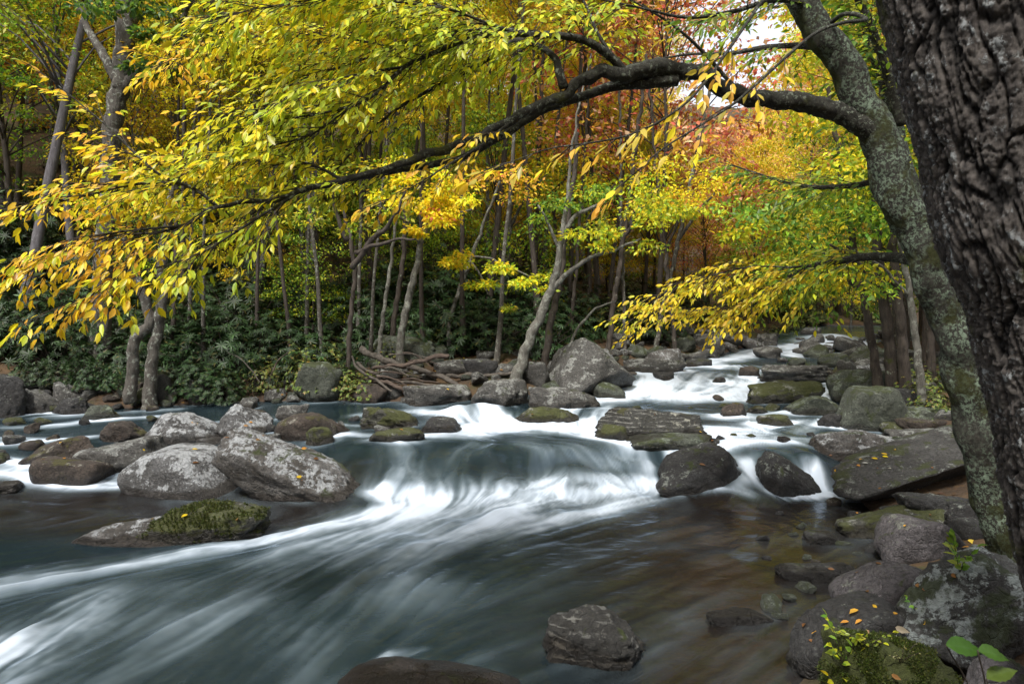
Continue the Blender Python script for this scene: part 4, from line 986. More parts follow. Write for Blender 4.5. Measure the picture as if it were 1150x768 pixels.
bank_tree('slanting grey sapling holding a drooping spray of yellow-green leaves over the rhododendron', [(505,366,16.5,.075),(515,330,16.5,.07),(526,298,16.4,.066),(537,268,16.3,.06),(548,240,16.2,.05),(562,205,16,.04)], 'pale', [[(530,288,16.4,.03),(548,290,15.5,.025),(570,300,14.8,.02),(598,312,14.4,.012)], [(528,292,16.4,.03),(540,310,15.2,.02),(548,330,14.6,.012)]],
    [(560,300,14.6,.75,420,.1,pYG),(595,312,14.4,.6,360,.1,pYG),(540,320,14.5,.5,260,.1,pYG),(548,350,14.5,.35,130,.1,pOl),(530,290,15,.6,240,.1,pY),(570,205,16,1.3,500,.11,pO)])
bank_tree('pale tree leaning out from the grey bank boulders, mottled with lichen', [(578,428,13.9,.19),(586,405,13.9,.155),(597,378,13.9,.14),(608,352,13.9,.13),(617,328,13.9,.118),(624,302,13.9,.105),(630,270,13.9,.085),(635,240,13.9,.065),(640,190,14,.045),(650,120,14,.028),(664,60,14.1,.012)], 'pale', [[(617,326,13.9,.06),(640,306,13.8,.05),(662,290,13.7,.04),(690,281,13.6,.03),(720,268,13.5,.02)], [(631,262,13.9,.05),(650,240,13.8,.04),(680,228,13.6,.03)], [(628,280,13.9,.04),(615,250,13.8,.03),(605,230,13.7,.02)]],
    [(690,232,13.4,1.1,620,.1,pYG),(735,250,13.3,1.0,520,.1,[(LGRN, 3), (YG, 3), (YEL, 1)]),(650,212,13.7,.9,380,.1,pG),(665,265,13.6,.7,280,.1,pYG),(770,235,13.3,.9,420,.1,pYG),(610,235,13.8,.7,220,.1,pG)])
bank_tree('dark trunk close behind the leaning pale tree', [(612,404,15,.12),(618,370,15,.11),(626,330,15,.1),(632,290,15,.095),(640,230,15,.08),(650,150,15,.06)], 'dark')
bank_tree('bare grey snag with a white broken branch beside the tall peaked boulder', [(640,392,14.6,.045),(660,355,14.6,.035),(672,345,14.6,.028),(692,338,14.6,.015)], 'pale')
for px, w_, dx, lb in ((566,.11,8,'dark slim trunk in the clump above the grey bank boulders, rust-tinged'),(598,.17,6,'stout dark trunk standing in the middle of the trunk clump above the leaning pale tree'),(611,.13,-6,'dark trunk with a twin bend in the trunk clump'),(683,.15,22,'dark trunk slanting to the right behind the tall peaked boulder'),(702,.10,-4,'grey slim trunk beside the dark slanting one'),(735,.14,34,'dark trunk slanting strongly among the trees above the long shore rock'),(760,.12,-16,'dark trunk leaning back above the far stony shore'),(640,.1,12,'slender dark trunk standing above the tall peaked boulder')):
    D = random.uniform(18, 22); x0, y0 = W(px, 400, D)[:2]; yb = HZ + (H - gz(x0, y0)) * F / D
    bank_tree(lb, [(px,yb,D,w_*.75),(px+dx*.3,yb-50,D,w_*.68),(px+dx*.7,yb-110,D,w_*.62),(px+dx*1.2,yb-190,D,w_*.55),(px+dx*2,yb-330,D,w_*.4)], random.choice(['dark','dark','grey']), [[(px+dx*.8,yb-125,D,w_*.4),(px+dx+18,yb-160,D-.4,w_*.3),(px+dx+40,yb-185,D-.6,w_*.15)]], [(px+dx+30,yb-190,D-.5,1.5,500,.12,random.choice([pYG,pG,pO,pY]))])
# trees of the near right bank
for i, (px, py, D, w_, dx, lb) in enumerate(((985,425,12.5,.1,-22,'slender dark tree leaning away over the channel rocks, first of the dark row'),(1002,424,12.2,.13,-14,'dark upright tree in the row behind the green-grey boulder'),(1016,426,12,.12,-10,'dark tree pressed close to its neighbour in the row, slightly thinner above'),(1034,432,11,.075,-16,'slim grey-white stem before the dark row, close to the lichened tree'),(1046,425,13,.1,-4,'dark trunk seen in the gap just beside the lichened tree'))):
    bank_tree(lb, [(px,py,D,w_*1.2),(px+dx*.4,py-55,D,w_),(px+dx,py-120,D,w_*.9),(px+dx*1.6,py-200,D,w_*.75),(px+dx*2.6,py-330,D,w_*.5)], 'pale' if i == 3 else 'dark', [[(px+dx,py-100,D,w_*.4),(px+dx-25,py-130,D-.3,w_*.3),(px+dx-55,py-150,D-.6,w_*.15)]],
        [(px+dx*2-40,py-190,D-.4,1.3,520,.11,pG),(px+dx*2-10,py-250,D-.4,1.4,520,.11,pYG),(px+dx*2-70,py-130,D-.6,.9,360,.1,pG if i % 2 else pYG)])
# ------------------------------------------------------------------ woods: prototypes, then copies
def wood_tree(seed, height, crown0, crad, nsp, nl, leafL, pal, mat, r0, conical=.0, flat=.3):
    r_ = np.random.default_rng(seed)
    lean = r_.normal(0, .05, 2)
    t = np.linspace(0, 1, 10)
    P = np.column_stack([lean[0] * t * height + r_.normal(0, .06, 10).cumsum() * .5, lean[1] * t * height + r_.normal(0, .06, 10).cumsum() * .5, t * height * .93 - .3])
    raw = np.column_stack([P, r0 * (1 - .8 * t) * (1 + .5 * np.exp(-t * 25))])
    mb, TP, TR = limb_mb(None, 10, .1, .25, 6., raw, .0)
    trunk = mb.mesh('trunk', BM[mat])
    bb = MB(); A = [[] for _ in range(6)]
    for i in range(nsp):
        h = crown0 + (height - crown0) * (r_.random() ** .85)
        k = np.argmin(abs(TP[:, 2] - max(crown0 * .8, h - r_.uniform(.5, 2)))); b0 = TP[k]
        f = (h - crown0) / (height - crown0)
        rr = crad * (math.sin(PI * (.22 + .72 * f)) if not conical else (1.05 - f)) * math.sqrt(r_.uniform(.12, 1))
        a = r_.uniform(0, 2 * PI); c = np.array([b0[0] + rr * math.cos(a), b0[1] + rr * math.sin(a), h])
        if i % 2 == 0:
            bb.tube(spline([np.append(b0, 1), np.append(b0 * .5 + c * .5 + [0, 0, .3], 1), np.append(c, 1)], .6)[:, :3], np.linspace(max(.015, TR[k] * .35), .008, len(spline([np.append(b0, 1), np.append(b0 * .5 + c * .5 + [0, 0, .3], 1), np.append(c, 1)], .6))), 5)
        sp = spray(nl, c, r_.uniform(.5, .95) * (.6 + crad * .17), leafL, pal, flat)
        for q_, x in zip(A, sp): q_.append(x)
    v, q, tr, cc = leaves(*[np.concatenate(a) for a in A], 0)
    return trunk, bb.mesh('boughs', BM[mat]), mesh_arrays('crown', v, [tr], LM, True, {'Col': cc})
WT = {}
def proto(key, *a, **k): WT[key] = wood_tree(*a, **k)
proto('yellow', 11, 15, 6.5, 3.2, 110, 95, .13, pY, 'grey', .14)
proto('yellowgreen', 12, 14, 5.5, 3.3, 110, 95, .13, pYG, 'dark', .13)
proto('olive', 13, 17, 6.5, 3.4, 120, 95, .13, pOl, 'blue', .15)
proto('orange', 14, 14, 5.0, 3.2, 110, 95, .13, pO, 'dark', .12)
proto('green', 15, 12, 2.5, 3.0, 110, 95, .12, pG, 'dark', .11)
proto('red', 16, 9, 2.5, 2.6, 80, 95, .12, pR, 'dark', .06)
proto('pink', 17, 12, 3.0, 3.0, 100, 95, .13, pPk, 'grey', .11)
proto('pole', 21, 17, 10.5, 2.4, 60, 90, .13, [(YG, 3), (YEL, 2), (LGRN, 2)], 'dark', .085)
proto('palepole', 22, 15, 8.5, 2.2, 55, 90, .13, [(YEL, 3), (GOLD, 2), (YG, 2)], 'grey', .075)
proto('lowyellow', 18, 7, 1.6, 2.4, 70, 90, .11, pY, 'grey', .06)
proto('loworange', 19, 7, 1.8, 2.4, 60, 90, .11, [(ORG, 3), (GOLD, 3), (BRN, 1.5), (YEL, 2)], 'dark', .06)
proto('lowgreen', 20, 6, 1.0, 2.3, 70, 90, .11, [(LGRN, 4), (GRN, 3), (YG, 2)], 'dark', .06)
WL = {
 'yellow': ('tall tree with clear yellow leaves in the woods', 'tall yellow trees in the woods'),
 'yellowgreen': ('tree with yellow-green leaves in the woods', 'yellow-green trees in the woods'),
 'olive': ('tall olive-leaved tree with a slate trunk in the woods', 'olive trees in the woods'),
 'orange': ('orange and gold tree in the woods', 'orange trees in the woods'),
 'green': ('tree still in full green leaf in the woods', 'green trees in the woods'),
 'red': ('small red-leaved tree in the woods', 'red trees in the woods'),
 'pink': ('pale pinkish-orange tree in the woods far upstream', 'pinkish trees upstream'),
 'pole': ('slender dark-stemmed tree with a high small crown in the woods', 'slender dark stems in the woods'),
 'palepole': ('slender grey-stemmed tree with a high golden crown in the woods', 'slender grey stems in the woods'),
 'lowyellow': ('low yellow understory tree among the trunks', 'low yellow understory trees'),
 'loworange': ('low rusty-orange understory tree among the trunks', 'low orange understory trees'),
 'lowgreen': ('low green understory tree with fresh leaves near the stream', 'low green understory trees'),
}
wood_pos = []
def plant(key, x, y, s, sink=0):
    wood_pos.append((x, y))
    t = thing('tree', WL[key][0], 'tree', (x, y, gz(x, y) - sink), WL[key][1])
    t.rotation_euler = (0, 0, random.uniform(0, 6.28)); t.scale = (s, s, s * random.uniform(.92, 1.1))
    for nm, me in zip(('trunk', 'branch', 'crown'), WT[key]):
        o = link(nm, me, t)
def topy(x, y, hgt): return HZ - (gz(x, y) + hgt - H) / y * F
HT = dict(pole=17, palepole=15, yellow=15, yellowgreen=14, olive=17, orange=14, green=12, red=9, pink=12, lowyellow=7, loworange=7, lowgreen=6)
def fill(n, keys, pxr, Dr, gap, sc=(.8, 1.2), sdmin=1.6, side=None, sky=True):
    c = 0
    for _ in range(n * 40):
        if c >= n: break
        D = math.sqrt(random.uniform(Dr[0] ** 2, Dr[1] ** 2)); px = random.uniform(*pxr); x = (px - CX) / F * D
        sd, lf = banks(np.array([x]), np.array([D]))
        if sd[0] < sdmin or (side is not None and lf[0] != side): continue
        if any((x - a) ** 2 + (D - b) ** 2 < gap * gap for a, b in wood_pos): continue
        key = random.choice(keys); s = random.uniform(*sc)
        if sky and 735 < px < 905:                       # the open sky above the stream stays open
            lim = 150 if px < 850 else 120
            if topy(x, D, HT[key] * s) < lim: s *= (H - gz(x, D) + (HZ - lim) * D / F) / (HT[key] * s)
            if s < .35: continue
        plant(key, x, D, s); c += 1
# near left bank understory, then deeper woods, then the far valley and the right bank
for key, px, D, s in (('red', 735, 20.5, 1.6), ('red', 722, 27, 1.45), ('orange', 90, 24, .9), ('orange', 20, 27, 1.), ('orange', 160, 30, 1.), ('orange', 590, 31, .9), ('red', 792, 27, .75), ('red', 822, 34, 1.0), ('pink', 845, 38, .9), ('red', 765, 33, .85)):
    plant(key, (px - CX) / F * D, D, s)
fill(5, ['lowyellow', 'lowgreen', 'lowgreen'], (-150, 560), (16.5, 20), 2.6, (.6, .85), 2.6, True)
fill(12, ['palepole', 'pole', 'palepole'], (190, 570), (14.8, 16.5), .7, (.6, .8), 1.2, True)
fill(30, ['pole', 'pole', 'palepole'], (150, 790), (15.5, 27), 1.15, (.8, 1.1), 2.2, True)
fill(26, ['yellow', 'yellowgreen', 'yellowgreen', 'green', 'yellow', 'olive'], (-260, 700), (17, 27), 2.6, (.85, 1.15), 3, True)
fill(50, ['yellow', 'yellowgreen', 'yellowgreen', 'olive', 'yellow', 'orange', 'green'], (-250, 760), (27, 44), 2.9, (.9, 1.3), 3, True)
fill(10, ['yellowgreen', 'yellow', 'yellowgreen', 'lowyellow'], (650, 830), (19, 30), 2.2, (.7, 1.0), 1.4, True)
fill(22, ['yellow', 'pink', 'orange', 'yellowgreen', 'green'], (640, 960), (28, 52), 3.0, (.8, 1.2), 1.5, True)
fill(26, ['orange', 'yellow', 'pink', 'olive'], (-250, 1000), (44, 75), 4.5, (1.1, 1.5), 2)
fill(12, ['green', 'lowgreen', 'yellowgreen', 'green'], (930, 1350), (11, 20), 2.0, (.75, 1.05), 1.2, False)
fill(12, ['green', 'yellowgreen', 'lowgreen', 'pink', 'yellow'], (880, 1250), (20, 40), 2.8, (.8, 1.2), 1.0, False)
fill(9, ['lowgreen', 'lowgreen', 'lowyellow'], (840, 905), (24, 38), 1.6, (.7, 1.1), .1, True)
fill(10, ['green', 'pink', 'yellowgreen', 'lowgreen', 'orange'], (880, 1010), (36, 50), 2.2, (.7, 1.1), .3, None)
fill(18, ['yellowgreen', 'green', 'green', 'lowgreen', 'yellow'], (930, 1090), (16, 36), 1.7, (.7, 1.0), .6, False)
fill(34, ['lowgreen', 'lowgreen', 'lowyellow', 'lowgreen', 'lowyellow'], (150, 780), (19.5, 34), 1.5, (.7, 1.1), 2.5, True)
fill(44, ['pink', 'orange', 'pink', 'yellow', 'yellowgreen'], (600, 980), (66, 112), 3.6, (1.2, 1.7), 2)
# unseen trees added behind the camera to shade the pool and rock fronts
for x, y, s in ((3, -7, 1.), (7, -5, 1.), (9, -1, 1.), (-14, -10, 1.1), (-1, -11, 1.1), (-6, -11, 1.1), (-11, -12, 1.1), (12, 3, 1.), (-19, -8, 1.), (3, -12, 1.)):
    plant(random.choice(['olive', 'yellow', 'olive']), x, y, s)
for i, px in enumerate(range(838, 985, 13)):
    D = random.uniform(37, 43); xx = (px - CX) / F * D
    if banks(np.array([xx]), np.array([D]))[0][0] > -.3: plant(['lowgreen', 'lowyellow', 'lowgreen', 'yellowgreen'][i % 4], xx, D, random.uniform(.75, 1.15) * (.55 if i % 4 == 3 else 1), .3)

# ------------------------------------------------------------------ rhododendron and low shrubs
def rhodo(seed, rad, hgt, nw, pal, leafL=.13, ratio=.28, per=8):
    r_ = np.random.default_rng(seed); A = [[] for _ in range(6)]; bb = MB()
    for i in range(nw):
        d = norm(r_.normal(size=3)); d[2] = abs(d[2])
        c = d * np.array([rad, rad, hgt]) * (r_.uniform(.55, 1.0)) * (1 + .25 * math.sin(5 * math.atan2(d[1], d[0]) + seed))
        c[2] = max(c[2], .08)
        n = per; a = np.linspace(0, 2 * PI, n, endpoint=False) + r_.uniform(0, 6)
        ax = norm(d + np.array([0, 0, .5]) + r_.normal(0, .3, 3)); u = norm(np.cross(ax, [.3, .5, .8])); w = np.cross(ax, u)
        T = np.cos(a)[:, None] * u + np.sin(a)[:, None] * w + ax * r_.uniform(-.35, .35)
        L = leafL * r_.uniform(.7, 1.2, n)
        for q_, x in zip(A, (np.repeat(c[None], n, 0), T, ax + .2 * T, L, L * ratio, hsvjit(pick(pal, n), n, .25, .04))): q_.append(x)
        if i % 5 == 0:
            S = spline([(r_.normal(0, .12), r_.normal(0, .12), -.2, 1), (c[0] * .45, c[1] * .45, c[2] * .55, 1), (*c, 1)], .25); bb.tube(S[:, :3], np.linspace(.022, .006, len(S)), 5)
    v, q, tr, cc = leaves(*[np.concatenate(a) for a in A], 0)
    return mesh_arrays('foliage', v, [tr], LR, True, {'Col': cc}), bb.mesh('stems', BM['twig'])
pRh = [((.012, .030, .008), 4), ((.02, .046, .012), 3), ((.04, .08, .025), 1), ((.06, .06, .016), .5)]
pSh = [((.06, .09, .02), 3), ((.12, .14, .02), 2), ((.16, .10, .03), .6)]
RH = [rhodo(31, 1.15, 1.25, 330, pRh), rhodo(32, 1.3, 1.0, 360, pRh), rhodo(33, .95, 1.5, 330, pRh)]
SH = [rhodo(41, .8, .8, 300, pSh, .07, .5, 6), rhodo(42, .95, .65, 300, pSh, .07, .5, 6)]
def shrub(pool, px, D, s, label, group, lift=0, name='rhododendron_shrub', x=None):
    x = (px - CX) / F * D if x is None else x; f, st = random.choice(pool)
    t = thing(name, label, 'shrub', (x, D, gz(x, D) - .1 + lift), group); t.rotation_euler = (0, 0, random.uniform(0, 6.28)); t.scale = (s * random.uniform(.85, 1.2), s, s * random.uniform(.7, 1.35)); t.rotation_euler = (random.uniform(-.15, .15), random.uniform(-.15, .15), random.uniform(0, 6.28))
    o = link('foliage', f, t); o = link('stems', st, t)
for px in range(826, 1000, 9):
    D = random.uniform(34, 40); xx = (px - CX) / F * D; s_, l_ = banks(np.array([xx]), np.array([D]))
    if s_[0] > .2: shrub(SH, px, D, random.uniform(1.0, 1.7), 'light olive bush where the far stream bends out of sight', 'bushes at the stream bend', 0, 'shrub')
gr = ('dark rhododendron bush in the thicket along the shaded bank', 'rhododendron thicket on the shaded bank')
for px in range(-60, 350, 34):
    shrub(RH, px + random.uniform(-12, 12), random.uniform(14.9, 16.0), random.uniform(.65, 1.15), *gr)
    shrub(RH, px + random.uniform(-15, 15), random.uniform(15.8, 18), random.uniform(1.0, 1.45), *gr)
    shrub(RH, px + random.uniform(-15, 15), random.uniform(19, 23), random.uniform(1.2, 1.7), *gr)
for px in range(400, 620, 26):
    shrub(RH, px + random.uniform(-8, 8), random.uniform(16.2, 18), random.uniform(.85, 1.2), 'dark rhododendron bush behind the driftwood and the leaning pale tree', 'rhododendron behind the driftwood')
    shrub(RH, px + random.uniform(-8, 8), random.uniform(18.5, 21), random.uniform(1.1, 1.5), 'dark rhododendron bush behind the driftwood and the leaning pale tree', 'rhododendron behind the driftwood')
for px in range(640, 830, 26):
    x = None
    for D in (random.uniform(18, 21), random.uniform(22, 27)):
        xx = (px - CX) / F * D; sd, lf = banks(np.array([xx]), np.array([D]))
        if sd[0] > 1.5 and lf[0]: shrub(RH, px, D, random.uniform(.8, 1.2), 'dark green bush over the far stony shore', 'bushes over the far shore')
for px, D, s in ((345, 14.4, .8), (375, 14.3, .7), (395, 14.5, .75), (408, 14.0, .6), (330, 15.2, .9), (300, 14.3, .7), (365, 15.6, 1.0), (440, 15.3, .6)):
    shrub(SH, px, D, s, 'thin olive-leaved shrub above the dark rounded bank boulder', 'olive shrubs above the bank boulder', 0, 'shrub')
for px, D, s in ((100, 13.6, .45), (235, 13.9, .6), (250, 13.8, .5), (60, 13.9, .5), (215, 14, .55), (125, 13.7, .35)):
    shrub(RH, px, D, s, 'small rhododendron spray hanging over the waterline rocks of the shaded bank', 'rhododendron sprays at the waterline', .15)
for _ in range(120):
    D = random.uniform(17.5, 42); px = random.uniform(-150, 780); xx = (px - CX) / F * D; sd, lf = banks(np.array([xx]), np.array([D]))
    if sd[0] > 2.2 and lf[0]: shrub(SH, px, D, random.uniform(.9, 1.5), 'olive-green undergrowth shrub on the wooded slope between trunks', 'undergrowth shrubs on the slope', 0, 'shrub')
for px, D, s in ((885, 31, .9), (872, 28, .8), (900, 35, 1.), (1040, 11.5, .6), (1052, 10.8, .5), (1030, 13, .7)):
    shrub(SH, px, D, s, 'low light-green bush beside the upper stream', 'light-green bushes by the upper stream', 0, 'shrub')

# ------------------------------------------------------------------ driftwood, bare roots, leaves and seedlings
def log(rows, mat, label, name='driftwood_log', group=None, sides=14, stubs=()):
    raw = px_line(rows); base = raw[0, :3].copy(); raw[:, :3] -= base
    mb, P, R = limb_mb(None, sides, .30, .03, 12., raw, .035, .85)
    o = link(name, mb.mesh(name, BM[mat]), None, base); tag(o, label, 'log', group)
log([(404,392,14.6,.08),(425,402,14.5,.08),(450,410,14.4,.075),(480,418,14.2,.07),(505,428,14.0,.06),(528,440,13.8,.04)], 'drift', 'long grey driftwood log running down behind the flat bank boulder')
log([(418,414,14.2,.04),(440,411,14.1,.045),(465,408,14,.05),(488,401,13.9,.06),(504,399,13.9,.055)], 'redwood', 'reddish stripped log with a blunt end lying highest on the driftwood heap')
log([(500,423,14.3,.05),(530,422,14.3,.05),(560,421,14.3,.045),(580,418,14.3,.03)], 'drift', 'straight grey log wedged at the foot of the leaning pale tree')
log([(410,425,13.9,.05),(440,432,13.8,.05),(470,445,13.7,.045),(490,452,13.6,.03)], 'redwood', 'brown driftwood pole slanting to the water below the heap')
log([(400,408,14.1,.045),(420,420,14,.045),(445,428,13.9,.04),(485,432,13.8,.03),(512,434,13.7,.02)], 'drift', 'thin forked driftwood pole through the middle of the heap')
log([(440,440,13.7,.03),(420,426,13.8,.035),(402,414,13.9,.03),(396,400,14,.02)], 'drift', 'curved grey root end poking from the heap beside the olive shrubs')
log([(660,416,14.8,.05),(690,417,14.9,.05),(715,420,15,.04)], 'drift', 'short driftwood pole lying behind the tall peaked boulder')
log([(300,442,14.0,.018),(305,420,14,.02),(312,405,14,.018),(325,395,14,.012)], 'redwood', 'bare brown branch curling up from the bank behind the dark rounded boulder', 'bare_branch', sides=6)
log([(292,430,13.9,.016),(282,415,13.9,.018),(270,402,13.9,.014),(256,396,13.9,.008)], 'drift', 'pale bare twig leaning over the rhododendron at the waterline', 'bare_branch', sides=6)
log([(90,432,13.6,.02),(104,420,13.6,.02),(118,432,13.6,.018),(128,440,13.6,.01)], 'drift', 'pale looping root on the dark bank near the forked tree', 'bare_root', sides=6)

def fuzz(o, n, L, cols, zmin=-.2):
    me = o.data; co = np.empty(len(me.vertices) * 3, np.float32); me.vertices.foreach_get('co', co); co = co.reshape(-1, 3)
    no = np.empty(len(me.vertices) * 3, np.float32); me.vertices.foreach_get('normal', no); no = no.reshape(-1, 3)
    patch = fbm(co * 5 + 4, 3)
    ids = np.where((no[:, 2] > zmin) & (patch > -.25))[0]; ids = rng.choice(ids, n); P = co[ids] + rng.normal(0, .006, (n, 3)); N = no[ids]
    T = norm(N * .8 + rng.normal(0, .5, (n, 3)))
    v, q, tr, cc = leaves(P, T, norm(rng.normal(size=(n, 3))), L * rng.uniform(.6, 1.4, n), L * .4, hsvjit(pick(cols, n), n, .3), 0)
    f = link('moss', mesh_arrays('moss', v, [tr], LM, True, {'Col': cc}), o)
pM = [((.05, .065, .012), 4), ((.08, .10, .016), 3), ((.025, .035, .01), 3), ((.12, .11, .03), .6)]
for o in list(C.objects):
    lb = str(o.get('label', ''))
    if lb.startswith('cushion of green moss'): fuzz(o, 26000, .013, pM)
    if lb.startswith('long moss-grown'): fuzz(o, 12000, .018, pM, .3)
for i in range(14):
    a, b_ = random.uniform(398, 470), random.uniform(396, 440); ln = random.uniform(25, 60); dy = random.uniform(-6, 18); D = random.uniform(13.8, 14.4); r_ = random.uniform(.012, .028)
    log([(a, b_, D, r_), (a + ln * .4, b_ + dy * .3 - 3, D, r_ * .9), (a + ln, b_ + dy, D - .1, r_ * .5)], random.choice(['drift', 'redwood']), 'thin bare stick caught in the driftwood heap', 'stick', 'sticks in the driftwood heap', 7)
# leaf litter on the banks: nobody could count it
n = 26000
lx = rng.uniform(-24, 14, n); ly = rng.uniform(2, 34, n); sd, _ = banks(lx, ly)
kk = (sd > .05) & (sd < 9); lx, ly = lx[kk], ly[kk]; lz = terrain(lx, ly) + .012; n = len(lx)
v, q, tr, cc = leaves(np.column_stack([lx, ly, lz]), norm(rng.normal(size=(n, 3)) * [1, 1, .15]), rng.normal(0, .25, (n, 3)) + [0, 0, 1], rng.uniform(.06, .12, n), rng.uniform(.03, .06, n), hsvjit(pick([((.14, .07, .03), 5), ((.10, .06, .035), 4), (ORG, .3), (GOLD, .5), (YEL, .3)], n), n), 0)
o = link('leaf_litter', mesh_arrays('leaf_litter', v, [tr], LM, True, {'Col': cc})); tag(o, kind='stuff')

dg = None
def on_rock(px, py, Dmin=2.0):
    """the photo's ray against everything already built"""
    global dg
    if dg is None: bpy.context.view_layer.update(); dg = bpy.context.evaluated_depsgraph_get()
    o = Vector((0, 0, H)); d = Vector(W(px, py, 1.)) - o; d.normalize()
    ok, loc, nr, _, ob, _ = scene.ray_cast(dg, o + d * Dmin, d)
    return (loc, nr, ob) if ok else None
fl = [(962,523,ORG,'orange leaf nearest the water on the huge tilted slab'),(968,516,ORG,'orange leaf second from the water on the huge tilted slab'),(975,521,(.55,.55,.5),'pale upturned leaf on the huge tilted slab'),(986,516,YEL,'yellow leaf in the middle of the leaf line on the huge tilted slab'),(991,513,YEL,'bright yellow leaf halfway up the huge tilted slab'),(997,511,GOLD,'golden leaf highest of the line on the huge tilted slab'),(1006,506,YEL,'small yellow leaf by itself high on the huge tilted slab'),(1001,527,(.5,.5,.42),'round pale leaf on the shaded flank of the huge tilted slab'),(964,686,ORG,'small orange leaf on the dark sloping boulder'),(979,713,PINK,'pinkish curled leaf above the moss cushion'),(1004,703,(.5,.42,.3),'tiny tan leaf between the dark boulder and the big lichened one'),(170,583,YEL,'yellow leaf on the mossy ridge in the pool'),(1118,448,YEL,None)]
for px, py, c, lb in fl:
    r = on_rock(px, py)
    if lb is None or r is None: continue
    loc, nr, ob = r
    v, q, tr, cc = leaves(np.zeros((1, 3)), np.array([[random.uniform(-1, 1), random.uniform(-1, 1), 0]]), np.array([nr[:]]), np.array([.075]), np.array([.04]), np.array([c]), 1)
    o = link('fallen_leaf', mesh_arrays('fallen_leaf', v, [q, tr], LMH, True, {'Col': cc}), None, loc + nr * .012); tag(o, lb, 'leaf', 'fallen leaves on the boulders')

k_ = 0
for _ in range(300):
    if k_ >= 26: break
    r = on_rock(random.uniform(890, 1120), random.uniform(470, 760))
    if r is None or not r[2].name.startswith(('rock', 'boulder', 'stone', 'ground')) or r[1].z < .5: continue
    v, q, tr, cc = leaves(np.zeros((1, 3)), np.array([[random.uniform(-1, 1), random.uniform(-1, 1), 0]]), np.array([r[1][:]]) + rng.normal(0, .15, (1, 3)), np.array([random.uniform(.035, .06)]), np.array([.026]), np.array([random.choice([BRN, BRN, (.3, .15, .05), ORG, GOLD])]), 1)
    o = link('fallen_leaf', mesh_arrays('fallen_leaf', v, [q, tr], LMH, True, {'Col': cc}), None, r[0] + r[1] * .008); tag(o, 'small curled leaf stuck to the wet rocks of the near bank', 'leaf', 'small leaves stuck to the near bank'); k_ += 1
k_ = 0
for _ in range(600):
    if k_ >= 36: break
    r = on_rock(random.uniform(40, 860), random.uniform(405, 600), 4.)
    if r is None or not r[2].name.startswith(('rock', 'boulder', 'stone')) or r[1].z < .45: continue
    v, q, tr, cc = leaves(np.zeros((1, 3)), np.array([[random.uniform(-1, 1), random.uniform(-1, 1), 0]]), np.array([r[1][:]]) + rng.normal(0, .15, (1, 3)), np.array([random.uniform(.06, .09)]), np.array([.04]), np.array([random.choice([BRN, BRN, (.3, .15, .05), ORG, GOLD, YEL])]), 1)
    o = link('fallen_leaf', mesh_arrays('fallen_leaf', v, [q, tr], LMH, True, {'Col': cc}), None, r[0] + r[1] * .008); tag(o, 'small leaf stuck to a boulder in or across the stream', 'leaf', 'small leaves stuck to midstream boulders'); k_ += 1
def seedling(px, py, label, n, hgt, leafL, cols, spread=.6, D=None, name='seedling'):
    r = on_rock(px, py)
    base = np.array(W(px, py, D)) if D else np.array(r[0])
    t = thing(name, label, 'plant', base)
    bl = Leafer()
    for i in range(n):
        d = np.array([random.uniform(-1, 1) * spread, random.uniform(-1, .3) * spread, 1.])
        bl.twig((0, 0, -.02), norm(d), hgt * random.uniform(.6, 1.2), leafL, lambda q: np.array(random.choice(cols)) * random.uniform(.7, 1.2), droop=.8, spacing=.03, r0=.0025, ratio=.55, two=0)
    c = np.array(bl.c); v, q, tr, cc = leaves(np.array(bl.P), np.array(bl.T), np.array(bl.N), np.array(bl.L), np.array(bl.Wd), c, 1)
    o = link('leaves', mesh_arrays('leaves', v, [q, tr], LMH, True, {'Col': cc}), t)
    o = link('stem', bl.tw.mesh('stem', BM['twig']), t)
bpy.context.view_layer.update()
fresh = [(.16, .34, .04), (.24, .40, .05), (.34, .42, .04)]
seedling(1078, 640, 'fresh green seedling rooted between the loaf-shaped boulder and the tree foot', 5, .26, .055, fresh)
seedling(948, 745, 'yellow-green seedling sprawling beside the moss cushion', 6, .24, .05, fresh + [YG])
seedling(975, 722, 'yellowing vine tuft at the top of the moss cushion', 5, .18, .035, [YG, (.34, .42, .04), (.24, .33, .03)], 1.2)
seedling(940, 768, 'small yellow-leaved sprout at the bottom of the moss cushion', 3, .12, .05, [YEL, YG])
seedling(1028, 684, 'tiny sprig against the edge of the big lichened boulder', 2, .12, .03, fresh)
seedling(1012, 740, 'grass-thin pale tuft on the moss cushion', 8, .14, .012, [(.3, .3, .12)], .8)
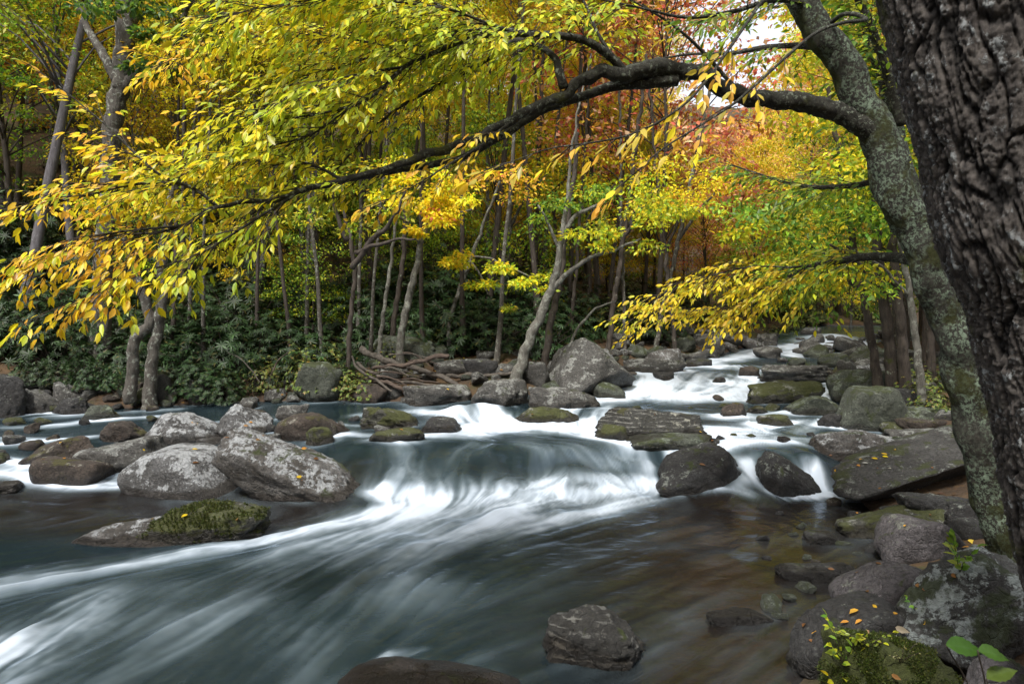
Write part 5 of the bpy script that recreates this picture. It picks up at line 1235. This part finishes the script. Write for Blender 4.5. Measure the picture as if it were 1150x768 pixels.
# two broad leaves close to the lens on one stalk
pl = thing('plant', 'broad-leaved green plant close to the lens in the bottom corner', 'plant', W(1100, 800, 1.9))
b0 = np.array(W(1100, 800, 1.9)); bl = []
mb = MB(); 
for a, b2, L_, dn in ((1062,724,.13,(1,.1,-.12)),(1098,730,.11,(1,.1,-.2)),(1108,762,.11,(1,.2,.25))):
    p = np.array(W(a, b2, 1.8)) - b0; bl.append((p, dn, L_)); mb.tube(spline([(0, 0, -.1, 1), (*(p * .5 + [.02, 0, -.03]), 1), (*p, 1)], .03)[:, :3], np.full(len(spline([(0, 0, -.1, 1), (*(p * .5 + [.02, 0, -.03]), 1), (*p, 1)], .03)), .0022), 5)
V, Q, CC = [], [], []
for p, dn, L_ in bl:
    T = norm(np.array(dn, float)); N = norm(np.array([0, -.6, .8]) + rng.normal(0, .15, 3)); B = norm(np.cross(N, T)); N = np.cross(T, B); nu, nw = 15, 6
    base_i = sum(len(x) for x in V); g_ = []
    for a in range(nu):
        t = a / (nu - 1); hw = .19 * L_ * (math.sin(PI * t ** .72) ** 1.25 if 0 < t < 1 else 0.) * (1 + .10 * (a % 2))
        for b_ in range(-nw, nw + 1):
            u = b_ / nw; g_.append(p + T * (L_ * t - abs(u) * hw * .12) + B * hw * u + N * (abs(u) * hw * .25 - .22 * L_ * t * t + .012 * L_ * math.sin(t * 34 + abs(u) * 5)))
    V.append(np.array(g_)); Q.append(gridfaces(nu, 2 * nw + 1) + base_i)
    CC.append(np.tile(np.array(random.choice([(.055, .15, .02), (.07, .17, .025), (.10, .16, .03)])), (len(g_), 1)) * (1 + .25 * fbm(np.array(g_) * 40, 3))[:, None])
v, q, tr, cc = np.vstack(V), np.vstack(Q), np.zeros((0, 3), int), np.clip(np.vstack(CC), .005, 1)
o = link('leaves', mesh_arrays('leaves', v, [q, tr], LMH, True, {'Col': cc}), pl)
o = link('stem', mb.mesh('stem', BM['twig']), pl)

# ------------------------------------------------------------------ daylight
EL, AZ = math.radians(54), math.radians(206)          # sun behind the added trees at the camera's back
w = bpy.data.worlds.new("World"); scene.world = w; w.use_nodes = True
nt = w.node_tree; nt.nodes.clear(); k = NT(nt)
sky = nt.nodes.new('ShaderNodeTexSky'); sky.sky_type = 'NISHITA'; sky.sun_disc = False; sky.sun_elevation = EL; sky.sun_rotation = AZ
sky.air_density = 1.0; sky.dust_density = 10.0; sky.ozone_density = 1.0
cl = k.ramp(k.noise(k.n('ShaderNodeTexCoord').outputs['Generated'], 2.2, 6, .6), .25, .6, .35, .85)   # thin bright cloud
sc_ = k.mix(cl, sky.outputs[0], (3.3, 3.45, 3.8))
bg = k.n('ShaderNodeBackground', {'Color': sc_, 'Strength': .15})
nt.links.new(bg.outputs[0], nt.nodes.new('ShaderNodeOutputWorld').inputs[0])
sd_ = bpy.data.lights.new('sun', 'SUN'); sd_.energy = 2.2; sd_.angle = math.radians(12); sd_.color = (1, .97, .92)
sun = bpy.data.objects.new('sun', sd_); C.objects.link(sun)
dvec = Vector((math.sin(AZ) * math.cos(EL), math.cos(AZ) * math.cos(EL), math.sin(EL)))
sun.rotation_euler = dvec.to_track_quat('Z', 'Y').to_euler()
scene.view_settings.view_transform = 'Standard'; scene.view_settings.look = 'None'
scene.view_settings.exposure = 1.28; scene.view_settings.gamma = 1
scene.render.engine = 'CYCLES'
scene.cycles.use_denoising = True
scene.cycles.max_bounces = 8; scene.cycles.diffuse_bounces = 3; scene.cycles.glossy_bounces = 3; scene.cycles.transmission_bounces = 4; scene.cycles.transparent_max_bounces = 8
scene.cycles.sample_clamp_indirect = 6
